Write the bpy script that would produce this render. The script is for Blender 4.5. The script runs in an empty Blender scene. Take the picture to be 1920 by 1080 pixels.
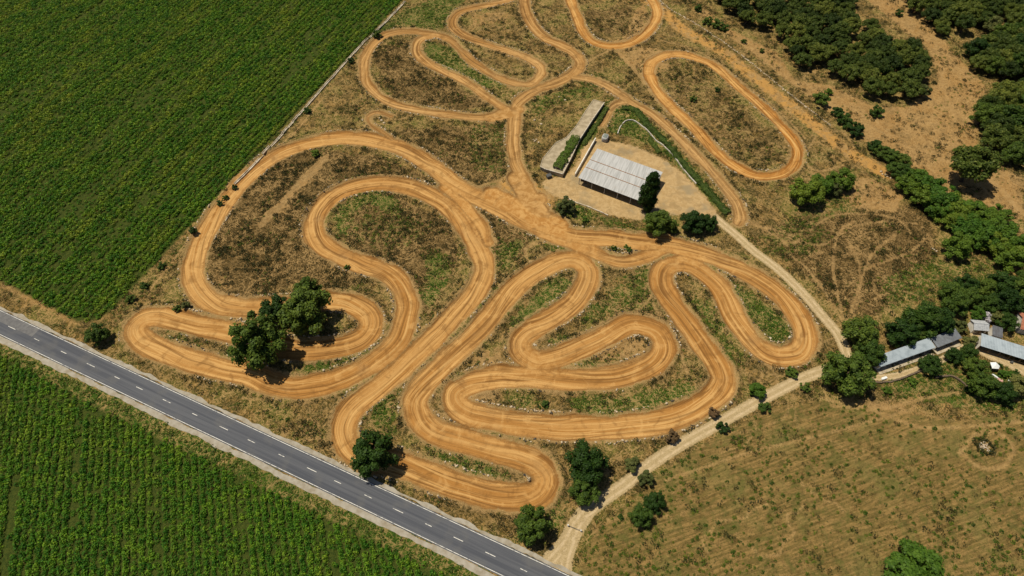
import bpy, math, random
import numpy as np
from mathutils import Vector
R = math.radians
rng = np.random.default_rng(7)
random.seed(7)
SC = bpy.context.scene
COL = SC.collection

# ------------------------------------------------------------------ camera, sky, sun, exposure
CAM_H, CAM_P, CAM_F = 175.0, R(54), 1164.0          # height in m, pitch below horizon, focal length in px of a 1920 px wide photo
cam_d = bpy.data.cameras.new('camera'); cam = bpy.data.objects.new('camera', cam_d); COL.objects.link(cam)
cam.location = (0, 0, CAM_H); cam.rotation_euler = (R(90) - CAM_P, 0, 0)
cam_d.sensor_width = 36; cam_d.lens = 36 * CAM_F / 1920; cam_d.clip_start = 1; cam_d.clip_end = 8000
SC.camera = cam
SUN_EL, SUN_DX, SUN_DY = R(67), -0.92, 0.38          # sun stands at upper left, shadows fall right and a little towards the camera
world = bpy.data.worlds.new('World'); SC.world = world; world.use_nodes = True
wn = world.node_tree.nodes; sky = wn.new('ShaderNodeTexSky'); sky.sky_type = 'NISHITA'; sky.sun_disc = False
sky.sun_elevation = SUN_EL; sky.sun_rotation = math.atan2(SUN_DX, SUN_DY)
wn['Background'].inputs[1].default_value = 0.05
world.node_tree.links.new(sky.outputs[0], wn['Background'].inputs[0])
sd_ = bpy.data.lights.new('sun', 'SUN'); sd_.energy = 4.8; sd_.angle = R(0.53); sd_.color = (1.0, 0.90, 0.70)
sun = bpy.data.objects.new('sun', sd_); COL.objects.link(sun)
_h = math.hypot(SUN_DX, SUN_DY)
sun_v = Vector((SUN_DX / _h * math.cos(SUN_EL), SUN_DY / _h * math.cos(SUN_EL), math.sin(SUN_EL)))
sun.rotation_euler = (-sun_v).to_track_quat('-Z', 'Y').to_euler(); sun.location = (0, 150, 200)
SC.view_settings.view_transform = 'Standard'; SC.view_settings.look = 'None'
SC.view_settings.exposure = 0.0; SC.view_settings.gamma = 1.0; SC.view_settings.use_curve_mapping = False

# ------------------------------------------------------------------ photo pixels <-> ground
def G(x, y, z=0.0):
    u = (np.asarray(x, float) - 960) / CAM_F; v = (np.asarray(y, float) - 540) / CAM_F
    d = math.sin(CAM_P) + v * math.cos(CAM_P); h = CAM_H - z
    return h * u / d, h * (math.cos(CAM_P) - v * math.sin(CAM_P)) / d
def GP(p, z=0.0):
    a, b = G(p[0], p[1], z); return np.array([float(a), float(b)])
def PX(X, Y, z=0.0):
    h = CAM_H - z
    dep = Y * math.cos(CAM_P) + h * math.sin(CAM_P); up = Y * math.sin(CAM_P) - h * math.cos(CAM_P)
    return 960 + CAM_F * X / dep, 540 - CAM_F * up / dep
def scale_at(y):                                         # px per metre across, at ground level
    return CAM_F * (math.sin(CAM_P) + (y - 540) / CAM_F * math.cos(CAM_P)) / CAM_H

# ------------------------------------------------------------------ small numpy tools
def vnoise(x, y, seed=0):
    xi = np.floor(x).astype(np.int64); yi = np.floor(y).astype(np.int64); fx = x - xi; fy = y - yi
    fx = fx * fx * (3 - 2 * fx); fy = fy * fy * (3 - 2 * fy)
    def hsh(a, b):
        n = (a * 374761393 + b * 668265263 + seed * 974634777) & 0x7fffffff
        n = ((n ^ (n >> 13)) * 1274126177) & 0x7fffffff
        return ((n ^ (n >> 16)) & 0xffff) / 65535.0
    return (hsh(xi, yi) * (1 - fx) + hsh(xi + 1, yi) * fx) * (1 - fy) + (hsh(xi, yi + 1) * (1 - fx) + hsh(xi + 1, yi + 1) * fx) * fy
def fbm(x, y, seed=0, o=3):
    s = 0; a = .5; t = 0
    for k in range(o):
        s = s + a * vnoise(x * 2 ** k, y * 2 ** k, seed + k); t += a; a *= .5
    return s / t
def inpoly(x, y, poly):
    r = np.zeros(np.shape(x), bool); n = len(poly)
    for i in range(n):
        x0, y0 = poly[i]; x1, y1 = poly[(i + 1) % n]
        if y0 == y1: continue
        c = ((y0 > y) != (y1 > y)) & (x < (x1 - x0) * (y - y0) / (y1 - y0) + x0); r ^= c
    return r
def spline(pts, step=0.5, closed=False):
    P = np.array(pts, float); n = len(P); out = []
    for i in range(n if closed else n - 1):
        if closed: a, b, c, d = P[(i - 1) % n], P[i], P[(i + 1) % n], P[(i + 2) % n]
        else: a, b, c, d = P[max(i - 1, 0)], P[i], P[i + 1], P[min(i + 2, n - 1)]
        m = max(2, int(np.linalg.norm(c - b) / step)); t = np.linspace(0, 1, m, endpoint=False)[:, None]
        out.append(.5 * (2 * b + (c - a) * t + (2 * a - 5 * b + 4 * c - d) * t ** 2 + (3 * b - a - 3 * c + d) * t ** 3))
    if not closed: out.append(P[-1:])
    return np.concatenate(out)
def ground_spline(px, closed=False, step=0.5):
    return spline([GP(p) for p in px], step, closed)
def sstep(a, b, x):
    t = np.clip((x - a) / (b - a), 0, 1); return t * t * (3 - 2 * t)

# ------------------------------------------------------------------ objects
def mesh_from(name, v, f, mat=None, smooth=False):
    m = bpy.data.meshes.new(name); m.from_pydata([tuple(p) for p in v], [], [tuple(q) for q in f]); m.update()
    if mat: m.materials.append(mat)
    if smooth: m.polygons.foreach_set('use_smooth', [True] * len(m.polygons))
    return m
def quick_mesh(name, V, F, mat=None, smooth=False):        # V (n,3), F (m,4) or (m,3) numpy
    m = bpy.data.meshes.new(name); V = np.asarray(V, np.float32); F = np.asarray(F, np.int32); k = F.shape[1]
    m.vertices.add(len(V)); m.vertices.foreach_set('co', V.ravel())
    m.loops.add(F.size); m.loops.foreach_set('vertex_index', F.ravel())
    m.polygons.add(len(F)); m.polygons.foreach_set('loop_start', np.arange(0, F.size, k, dtype=np.int32))
    if smooth: m.polygons.foreach_set('use_smooth', np.ones(len(F), bool))
    m.update(calc_edges=True)
    if mat: m.materials.append(mat)
    return m
def link(name, data, parent=None, loc=None, label=None, cat=None, group=None, kind=None):
    o = bpy.data.objects.new(name, data); COL.objects.link(o)
    if parent is not None: o.parent = parent
    if loc is not None: o.location = loc
    if label: o['label'] = label
    if cat: o['category'] = cat
    if group: o['group'] = group
    if kind: o['kind'] = kind
    return o
class MB:
    def __init__(s): s.v = []; s.f = []
    def add(s, v, f):
        b = len(s.v); s.v += [tuple(p) for p in v]; s.f += [tuple(i + b for i in q) for q in f]; return s
    def box(s, c, d, ax=(1, 0), z0=None):                   # centre, full size, horizontal x axis direction
        ux = np.array([ax[0], ax[1], 0.]); ux /= np.linalg.norm(ux); uy = np.array([-ux[1], ux[0], 0]); uz = np.array([0, 0, 1.])
        c = np.array(c, float); p = [c + ux * d[0] * i / 2 + uy * d[1] * j / 2 + uz * d[2] * k / 2 for k in (-1, 1) for j in (-1, 1) for i in (-1, 1)]
        return s.add(p, [(0, 2, 3, 1), (4, 5, 7, 6), (0, 1, 5, 4), (2, 6, 7, 3), (0, 4, 6, 2), (1, 3, 7, 5)])
    def prism(s, poly, z0, z1):                              # poly list of (x,y) counter-clockwise; z may be lists
        n = len(poly); z0 = [z0] * n if np.isscalar(z0) else z0; z1 = [z1] * n if np.isscalar(z1) else z1
        v = [(*p, z) for p, z in zip(poly, z0)] + [(*p, z) for p, z in zip(poly, z1)]
        return s.add(v, [tuple(range(n - 1, -1, -1)), tuple(range(n, 2 * n))] + [(i, (i + 1) % n, n + (i + 1) % n, n + i) for i in range(n)])
    def tube(s, pts, rad, k=6, cap=True):
        pts = [np.array(p, float) for p in pts]; n = len(pts); rad = [rad] * n if np.isscalar(rad) else rad; v = []
        for i, p in enumerate(pts):
            t = pts[min(i + 1, n - 1)] - pts[max(i - 1, 0)]; t = t / (np.linalg.norm(t) + 1e-9)
            a = np.cross(t, [0, 0, 1] if abs(t[2]) < .9 else [1, 0, 0]); a /= np.linalg.norm(a); b = np.cross(t, a)
            v += [p + rad[i] * (a * math.cos(2 * math.pi * j / k) + b * math.sin(2 * math.pi * j / k)) for j in range(k)]
        f = [(i * k + j, i * k + (j + 1) % k, (i + 1) * k + (j + 1) % k, (i + 1) * k + j) for i in range(n - 1) for j in range(k)]
        if cap: f += [tuple(range(k - 1, -1, -1)), tuple((n - 1) * k + j for j in range(k))]
        return s.add(v, f)
    def mesh(s, name, mat, smooth=False): return mesh_from(name, s.v, s.f, mat, smooth)
    def obj(s, name, mat, parent=None, smooth=False, **kw): return link(name, s.mesh(name, mat, smooth), parent, **kw)

# ------------------------------------------------------------------ material helpers
class NT:
    def __init__(s, name):
        s.m = bpy.data.materials.new(name); s.m.use_nodes = True; s.t = s.m.node_tree; s.n = s.t.nodes
        s.b = s.n['Principled BSDF']; s.b.inputs['Specular IOR Level'].default_value = 0.25; s.out = s.n['Material Output']
    def k(s, a, b): s.t.links.new(a, b)
    def node(s, ty, **kw):
        q = s.n.new(ty)
        for a, v in kw.items(): setattr(q, a, v)
        return q
    def put(s, sock, val):
        if isinstance(val, bpy.types.NodeSocket): s.k(val, sock)
        elif isinstance(val, (tuple, list)): sock.default_value = (*val, 1) if len(val) == 3 and sock.type == 'RGBA' else val
        else: sock.default_value = val
    def math(s, op, a, b=0.0, c=None, clamp=False):
        q = s.node('ShaderNodeMath', operation=op); q.use_clamp = clamp; s.put(q.inputs[0], a); s.put(q.inputs[1], b)
        if c is not None: s.put(q.inputs[2], c)
        return q.outputs[0]
    def mix(s, f, a, b):
        q = s.node('ShaderNodeMix', data_type='RGBA'); s.put(q.inputs[0], f); s.put(q.inputs[6], a); s.put(q.inputs[7], b); return q.outputs[2]
    def ss(s, x, a, b, lo=0.0, hi=1.0):
        q = s.node('ShaderNodeMapRange', interpolation_type='SMOOTHSTEP'); s.put(q.inputs[0], x)
        for i, v in enumerate((a, b, lo, hi)): s.put(q.inputs[1 + i], v)
        return q.outputs[0]
    def noise(s, vec, sc, det=3, rough=.55, dist=0.0):
        q = s.node('ShaderNodeTexNoise'); s.k(vec, q.inputs['Vector']); q.inputs['Scale'].default_value = sc
        q.inputs['Detail'].default_value = det; q.inputs['Roughness'].default_value = rough; q.inputs['Distortion'].default_value = dist
        return q.outputs['Fac']
    def attr(s, name): return s.node('ShaderNodeAttribute', attribute_name=name).outputs['Fac']
    def pos(s): return s.node('ShaderNodeNewGeometry').outputs['Position']
    def vec(s, x, y, z=0.0):
        q = s.node('ShaderNodeCombineXYZ'); s.put(q.inputs[0], x); s.put(q.inputs[1], y); s.put(q.inputs[2], z); return q.outputs[0]
    def bump(s, h, st=.5, d=.3):
        q = s.node('ShaderNodeBump'); q.inputs['Strength'].default_value = st; q.inputs['Distance'].default_value = d
        s.k(h, q.inputs['Height']); s.k(q.outputs[0], s.b.inputs['Normal'])
    def col(s, c): s.put(s.b.inputs['Base Color'], c); return s
    def rough(s, r): s.put(s.b.inputs['Roughness'], r); return s
def plain(name, c, c2=None, sc=1.0, rough=.8, spec=.25, metal=0.0, contrast=(.35, .65)):
    t = NT(name); t.rough(rough); t.b.inputs['Specular IOR Level'].default_value = spec; t.b.inputs['Metallic'].default_value = metal
    if c2 is None: c2 = tuple(x * .7 for x in c)
    n = t.noise(t.pos(), sc, 4, .6); t.col(t.mix(t.ss(n, *contrast), c, c2)); t.bump(n, .3, .05)
    return t.m
def leaf(name, c, c2, tip, sc=.5, trans=.25, randv=.35, along=None, band=None):
    t = NT(name); t.rough(.6); t.b.inputs['Specular IOR Level'].default_value = .2
    n = t.noise(t.pos(), sc, 4, .65); base = t.mix(t.ss(n, .35, .65), c, c2)
    if along is not None:
        q = t.node('ShaderNodeVectorRotate', rotation_type='Z_AXIS'); t.k(t.pos(), q.inputs['Vector']); q.inputs['Angle'].default_value = -math.atan2(along[1], along[0])
        mp = t.node('ShaderNodeMapping'); mp.inputs['Scale'].default_value = (.02, .16, .1); t.k(q.outputs[0], mp.inputs[0])
        base = t.mix(t.math('MULTIPLY', t.ss(t.noise(mp.outputs[0], 1.0, 4, .65), .46, .66), .85), base, band)
    g = t.node('ShaderNodeNewGeometry'); base = t.mix(t.math('MULTIPLY', t.ss(g.outputs['Random Per Island'], .55, 1.0), .8), base, tip)
    oi = t.node('ShaderNodeObjectInfo'); hs = t.node('ShaderNodeHueSaturation'); t.k(base, hs.inputs['Color'])
    t.put(hs.inputs['Value'], t.math('MULTIPLY_ADD', oi.outputs['Random'], randv * 2, 1 - randv)); t.put(hs.inputs['Hue'], t.math('MULTIPLY_ADD', oi.outputs['Random'], -.055, .522))
    c_ = hs.outputs[0]; t.col(c_)
    tr = t.node('ShaderNodeBsdfTranslucent'); t.k(c_, tr.inputs[0]); mx = t.node('ShaderNodeMixShader'); mx.inputs[0].default_value = trans
    t.k(t.b.outputs[0], mx.inputs[1]); t.k(tr.outputs[0], mx.inputs[2]); t.k(mx.outputs[0], t.out.inputs[0])
    return t.m

# ------------------------------------------------------------------ tracing of the circuit (photo pixels)
MAIN = [(490,577),(467,578),(440,577),(410,572),(383,556),(366,535),(362,508),(370,470),(390,430),(415,390),(440,357),(470,326),(505,300),(545,280),(590,266),(640,260),(690,262),(740,275),(780,293),(815,317),(847,343),(880,363),(915,381),(950,398),(985,416),(1025,432),(1070,442),(1110,446),(1150,448),(1200,454),(1257,461),(1300,471),(1345,486),(1390,506),(1430,530),(1463,555),(1490,585),(1507,615),(1510,640),(1497,660),(1467,668),(1440,662),(1413,642),(1380,602),(1360,558),(1338,526),(1300,499),(1265,494),(1243,508),(1240,533),(1255,562),(1277,592),(1302,628),(1327,660),(1350,692),(1356,716),(1340,742),(1307,763),(1262,783),(1207,796),(1150,802),(1107,803),(1040,801),(973,796),(920,786),(878,776),(857,758),(854,738),(873,724),(905,712),(940,707),(1000,708),(1073,711),(1130,710),(1173,703),(1223,681),(1244,655),(1236,626),(1212,612),(1180,608),(1140,628),(1105,646),(1073,660),(1040,672),(1007,678),(981,664),(975,643),(990,624),(1027,600),(1055,583),(1080,562),(1100,532),(1102,506),(1083,490),(1057,488),(1025,500),(977,530),(943,565),(915,597),(890,627),(855,660),(820,693),(790,728),(777,755),(788,787),(810,807),(840,819),(890,832),(940,845),(980,857),(1010,873),(1024,898),(1014,923),(990,933),(950,932),(907,924),(860,910),(807,892),(747,870),(700,860),(662,843),(646,815),(647,790),(662,765),(700,732),(750,693),(803,643),(853,593),(890,550),(905,515),(904,485),(882,440),(855,402),(825,377),(785,358),(740,347),(695,346),(650,356),(617,375),(594,405),(589,435),(605,460),(640,480),(677,496),(710,505),(737,520),(757,545),(764,577),(755,620),(735,652),(703,678),(670,698),(640,711),(600,722),(550,727),(505,718),(467,702),(420,692),(370,680),(333,668),(290,652),(262,635),(253,615),(268,599),(300,593),(340,602),(383,612),(430,622),(490,642),(540,654),(590,656),(640,650),(680,635),(697,610),(685,585),(650,568),(610,564),(550,572)]
TR = [  # (points, half width m, closed, tone 0 tan .. 1 orange)
 (MAIN, 4.0, True, .55),
 ([(1000,428),(1040,446),(1075,458),(1107,470),(1140,485),(1170,490),(1205,484),(1245,466)], 2.9, False, .5),
 ([(835,352),(862,375),(885,402),(905,428),(915,455)], 2.6, False, .6),
 ([(950,204),(927,217),(893,220),(853,217),(807,210),(767,203),(733,193),(707,177),(688,153),(682,127),(687,103),(700,83),(720,68),(743,61),(773,59),(800,63),(827,68),(847,77),(863,93),(880,112),(900,127),(923,140),(950,152),(977,158),(997,157),(1012,143),(1015,130),(1003,117),(980,105),(950,95),(923,87),(893,77),(870,67),(853,55),(848,43),(855,28),(873,18),(903,12),(933,5),(960,-3),(1000,-22)], 2.35, False, .2),
 ([(815,66),(790,73),(780,87),(783,103),(800,118),(827,132),(853,143),(880,158),(907,178),(930,193),(947,204)], 2.3, False, .3),
 ([(980,-25),(982,0),(988,27),(1002,53),(1023,72),(1050,85),(1073,98),(1087,115),(1083,130),(1067,143),(1040,157),(1010,167),(987,180),(968,200),(965,227),(962,260),(965,293),(973,320),(985,343),(998,365),(1015,392)], 2.8, False, .2),
 ([(1068,143),(1090,146),(1113,150),(1140,163),(1167,180),(1190,197),(1220,213),(1250,238),(1275,262),(1300,287),(1330,316),(1355,346),(1375,372),(1385,392),(1388,408),(1384,418)], 2.3, False, .0),
 ([(1180,190),(1155,195),(1140,212),(1128,235)], 1.7, False, .0),
 ([(1062,-25),(1070,0),(1080,27),(1090,53),(1103,72),(1123,83),(1150,87),(1180,82),(1207,67),(1225,47),(1232,27),(1228,10),(1214,-10),(1190,-30)], 2.7, False, .85),
 ([(1217,137),(1223,117),(1250,104),(1280,103),(1313,112),(1340,125),(1367,147),(1393,170),(1420,193),(1447,218),(1470,243),(1487,263),(1496,283),(1492,305),(1477,320),(1453,329),(1423,330),(1393,320),(1363,303),(1337,280),(1310,250),(1280,220),(1260,203),(1240,180),(1225,157)], 2.6, True, .9),
 ([(733,218),(713,211),(697,213),(688,223),(697,236),(717,248),(735,262)], 1.15, False, .15),
]
FARM = [([(1318,386),(1347,413),(1380,440),(1413,470),(1440,490),(1467,512),(1507,551),(1543,593),(1570,625),(1584,655),(1588,680),(1565,690),(1547,694),(1513,706),(1483,720),(1413,757),(1347,794),(1280,831),(1223,868),(1173,907),(1117,947),(1087,978),(1070,1004),(1057,1034),(1045,1056)], 1.8),
        ([(1095,965),(1078,990),(1062,1020),(1035,1050)], 2.4), ([(1078,990),(1068,1020),(1060,1045),(1058,1064)], 2.0),
        ([(1584,655),(1605,690),(1640,707),(1690,702),(1740,685),(1790,662),(1822,640)], 1.0),
        ([(1830,625),(1836,650),(1850,662),(1880,675),(1930,700)], 1.9)]
YARD = [(1012,345),(1030,333),(1062,331),(1082,308),(1096,270),(1120,258),(1150,266),(1185,272),(1232,292),(1272,316),(1302,346),(1345,397),(1335,408),(1310,402),(1255,402),(1205,416),(1140,402),(1090,384),(1050,371),(1030,362)]
APRON = [(940,335),(985,338),(1005,345),(1040,368),(1035,400),(1000,432),(960,405),(915,380)]
STRIP = [(1180,-20),(1240,18),(1280,55),(1350,95),(1420,150),(1480,197),(1530,237),(1580,277),(1630,308),(1665,325)]
FIELD_UP = [(-400,385),(0,527),(75,565),(143,603),(187,598),(212,578),(762,-8),(830,-80),(300,-300),(-900,-300)]
FIELD_LO = [(-300,520),(-40,635),(0,662),(90,714),(170,757),(257,800),(400,870),(520,928),(640,985),(720,1025),(830,1075),(930,1130),(900,1300),(-500,1300)]
FIELD_RT = [(1080,1075),(1110,1010),(1180,940),(1260,870),(1380,800),(1450,765),(1540,750),(1700,775),(1800,790),(1930,770),(2100,800),(2100,1250),(1060,1200)]
# painted ground zones: (kind, polygon in photo px, strength)
ZONES = [
 ('g',[(952,606),(1000,560),(1035,518),(1060,515),(1074,535),(1045,572),(1000,595),(960,615)],.95),
 ('g',[(622,400),(660,368),(715,358),(748,372),(738,392),(690,382),(648,408),(652,445),(630,440)],.8),
 ('g',[(790,480),(830,470),(850,500),(838,545),(800,590),(780,560),(800,520)],.65),('g',[(650,400),(760,380),(800,430),(780,470),(690,470),(640,440)],.35),
 ('g',[(1352,525),(1380,532),(1440,572),(1478,606),(1480,636),(1450,644),(1420,612),(1380,570)],.95),
 ('g',[(1060,742),(1160,745),(1290,712),(1315,735),(1250,770),(1130,788),(1070,768)],.75),('g',[(940,738),(990,738),(1040,760),(1020,772),(960,760)],.6),
 ('g',[(1020,640),(1060,620),(1075,632),(1040,650)],.8),('g',[(1085,600),(1110,560),(1135,570),(1110,605)],.6),('g',[(1030,690),(1130,668),(1180,665),(1170,695),(1100,705)],.55),
 ('g',[(925,600),(880,570),(925,535),(955,520)],.5),('g',[(935,455),(990,445),(980,470),(940,520),(930,490)],.7),('g',[(1010,455),(1060,455),(1080,470),(1040,475)],.8),
 ('g',[(1150,520),(1230,490),(1225,560),(1270,590),(1200,590),(1120,600)],.5),('g',[(1290,560),(1330,560),(1400,690),(1370,690)],.6),
 ('g',[(690,740),(740,720),(745,800),(760,825),(700,810),(680,770)],.6),('g',[(790,830),(900,860),(960,890),(950,912),(880,895),(800,860)],.7),
 ('g',[(540,690),(640,675),(710,640),(700,668),(640,698),(560,705)],.8),('g',[(285,612),(345,625),(400,655),(330,650),(290,632)],.4),
 ('g',[(1155,205),(1185,198),(1225,235),(1270,280),(1330,350),(1370,400),(1355,405),(1300,345),(1250,290),(1200,262),(1160,250),(1140,250)],.95),
 ('g',[(1085,300),(1075,270),(1135,190),(1160,185),(1110,265)],.9),('g',[(1040,372),(1100,388),(1130,408),(1090,412),(1045,405)],.8),('g',[(1130,400),(1200,420),(1260,430),(1300,440),(1200,440),(1120,420)],.5),
 ('g',[(795,75),(840,85),(870,110),(960,165),(905,165),(830,128),(795,110)],.75),('g',[(690,65),(760,20),(800,0),(900,-20),(850,20),(830,58),(760,50)],.75),
 ('g',[(985,185),(1060,165),(1110,160),(1120,190),(1060,190),(1000,225)],.55),('g',[(880,230),(950,228),(955,330),(900,330),(870,280)],.4),('g',[(1080,160),(1100,120),(1150,150),(1190,180)],.4),
 ('g',[(-60,612),(0,642),(90,688),(200,740),(400,838),(640,950),(720,990),(880,1068),(980,1120),(930,1130),(830,1075),(720,1025),(640,985),(400,870),(257,800),(90,714),(0,662),(-60,630)],1.25),
 ('g',[(0,640),(-60,600),(200,725),(440,835),(760,985),(980,1090),(960,1110),(640,955),(200,745)],.4),
 ('g',[(1420,440),(1480,400),(1540,420),(1560,460),(1500,480),(1440,480)],.4),('g',[(1470,390),(1600,350),(1620,400),(1540,420)],.45),
 ('g',[(1650,520),(1760,480),(1900,480),(1900,540),(1780,560),(1700,590),(1660,580)],.5),('g',[(1650,700),(1810,650),(1830,700),(1920,700),(1920,780),(1800,770),(1650,740)],.55),('g',[(1855,700),(1900,690),(1920,700),(1920,730),(1870,730)],.8),
 ('g',[(1000,940),(1070,930),(1050,1000),(1000,1020)],.5),('g',[(1090,1010),(1160,960),(1240,920),(1280,960),(1200,1060),(1080,1090)],.45),
 ('g',[(160,620),(240,560),(430,330),(740,10),(765,0),(765,20),(440,350),(300,520),(210,620)],.35),('g',[(230,700),(330,720),(420,745),(520,765),(620,790),(640,830),(400,760)],.35),
 ('d',[(390,560),(395,460),(430,390),(500,310),(600,280),(700,290),(800,330),(830,360),(740,335),(640,345),(580,390),(575,440),(620,490),(690,520),(640,545),(560,530),(470,560)],.85),
 ('d',[(625,440),(660,370),(740,365),(850,420),(860,480),(830,560),(800,600),(770,540),(700,490)],.75),('d',[(690,100),(780,70),(790,120),(930,200),(860,210),(740,190)],.6),
 ('d',[(740,240),(950,230),(960,330),(900,350),(800,300)],.55),('d',[(850,370),(930,400),(1000,440),(980,500),(930,480),(900,430)],.7),('d',[(1120,590),(1230,500),(1230,560),(1290,620),(1290,690),(1260,640),(1230,600)],.6),
 ('d',[(1420,430),(1500,400),(1620,390),(1740,380),(1760,480),(1640,600),(1560,570)],.6),('d',[(870,30),(980,20),(1010,75),(1080,110),(1040,130),(1000,100),(900,75)],.35),('d',[(1090,20),(1190,10),(1180,70),(1110,60)],.5),
 ('d',[(1240,170),(1270,130),(1350,160),(1440,250),(1470,300),(1420,310),(1330,260)],.4),('d',[(560,780),(650,760),(640,850),(700,905),(560,840),(450,780)],.4),('d',[(740,870),(900,935),(1020,960),(990,1010),(800,950)],.35),
 ('b',[(1330,20),(1360,50),(1400,70),(1460,100),(1490,150),(1560,160),(1640,200),(1700,200),(1760,150),(1740,90),(1700,60),(1600,-20),(1700,-20),(1790,100),(1850,160),(1830,300),(1920,330),(1920,420),(1800,360),(1700,330),(1640,280),(1540,200),(1420,110),(1290,10)],.8),
 ('b',[(1560,345),(1620,330),(1700,360),(1680,400),(1600,390)],.8),('b',[(1020,380),(1000,430),(950,420),(940,380)],.9),('b',[(500,420),(520,380),(560,340),(600,300),(610,310),(560,370),(520,420)],.5),
 ('b',[(1560,745),(1650,740),(1800,790),(1920,770),(1920,830),(1800,850),(1680,820),(1600,790)],.55),('b',[(430,530),(400,500),(410,540),(440,560)],.8),('b',[(0,520),(160,605),(150,615),(0,540)],.9),
 ('b',[(1190,20),(1170,70),(1130,78),(1190,80),(1215,50),(1210,0)],.8),('b',[(830,720),(900,725),(950,740),(940,760),(880,765),(870,740)],.7),('b',[(890,660),(950,640),(945,690),(870,700)],.6),
 ('b',[(1110,655),(1200,620),(1230,640),(1200,680),(1120,690)],.6),('b',[(880,20),(960,20),(960,40),(880,55)],.5),('b',[(760,870),(820,885),(900,935),(980,950),(900,945),(780,890)],.6),
 ('b',[(1150,75),(1240,90),(1260,130),(1210,150),(1160,110)],.6),('b',[(1240,165),(1300,190),(1440,300),(1400,310),(1300,240)],.3),
]

# ------------------------------------------------------------------ fine ground grid
ST = 0.5
gx = np.arange(-330, 330 + ST, ST); gy = np.arange(12, 352 + ST, ST); NX, NY = len(gx), len(gy)
X, Y = np.meshgrid(gx, gy)                       # [iy, ix]
PXg, PYg = PX(X, Y)
sdT = np.full(X.shape, 14.0); crs = np.zeros(X.shape); alg = np.zeros(X.shape); ton = np.zeros(X.shape); hwT = np.full(X.shape, 4.)
sdR = np.full(X.shape, 14.0); rcr = np.zeros(X.shape)
def stamp(pts, hw, reach, sd, cr=None, al=None, tn=None, tone=0, off=0.0, hwf=None):
    d = np.gradient(pts, axis=0); ln = np.linalg.norm(d, axis=1) + 1e-9; nrm = np.stack([-d[:, 1] / ln, d[:, 0] / ln], 1)
    tan = d / ln[:, None]; s = np.concatenate([[0], np.cumsum(np.linalg.norm(np.diff(pts, axis=0), axis=1))]) + off
    W = int((hw + reach) / ST) + 1
    for i in range(0, len(pts), 2):
        px, py = pts[i]; ix = int(round((px - gx[0]) / ST)); iy = int(round((py - gy[0]) / ST))
        if ix < -W or iy < -W or ix > NX + W or iy > NY + W: continue
        a, b, c, e = max(0, ix - W), min(NX, ix + W), max(0, iy - W), min(NY, iy + W)
        if a >= b or c >= e: continue
        dx = X[c:e, a:b] - px; dy = Y[c:e, a:b] - py
        w = hw[i] if hwf else hw
        q = np.hypot(dx, dy) - w; v = sd[c:e, a:b]; m = q < v
        v[m] = q[m]
        if cr is not None: cr[c:e, a:b][m] = (dx * nrm[i, 0] + dy * nrm[i, 1])[m]
        if al is not None: al[c:e, a:b][m] = (s[i] + dx * tan[i, 0] + dy * tan[i, 1])[m]
        if tn is not None: tn[c:e, a:b][m] = tone; hwT[c:e, a:b][m] = w
TPTS = []
for k, (p, hw, cl, tone) in enumerate(TR):
    q = ground_spline(p, cl, .5); TPTS.append((q, hw)); stamp(q, hw, 9, sdT, crs, alg, ton, tone, k * 731.0)
FILL = [([(972,335),(985,360),(998,385),(1005,410)], 4.6), ([(925,365),(960,382),(1000,402),(1045,425)], 4.6), ([(1010,372),(995,385),(985,395)], 3.6), ([(920,220),(950,214),(975,205)], 3.0)]
for p, hw in FILL: stamp(ground_spline(p), hw, 5, sdT)
for p, hw in FARM: stamp(ground_spline(p), hw, 6, sdR, rcr)
yard = inpoly(PXg, PYg, YARD)
apron = inpoly(PXg, PYg, APRON)
sdS = np.full(X.shape, 14.0); stamp(ground_spline(STRIP), 4.0, 9, sdS)
sdL = np.full(X.shape, 3.0)
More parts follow.
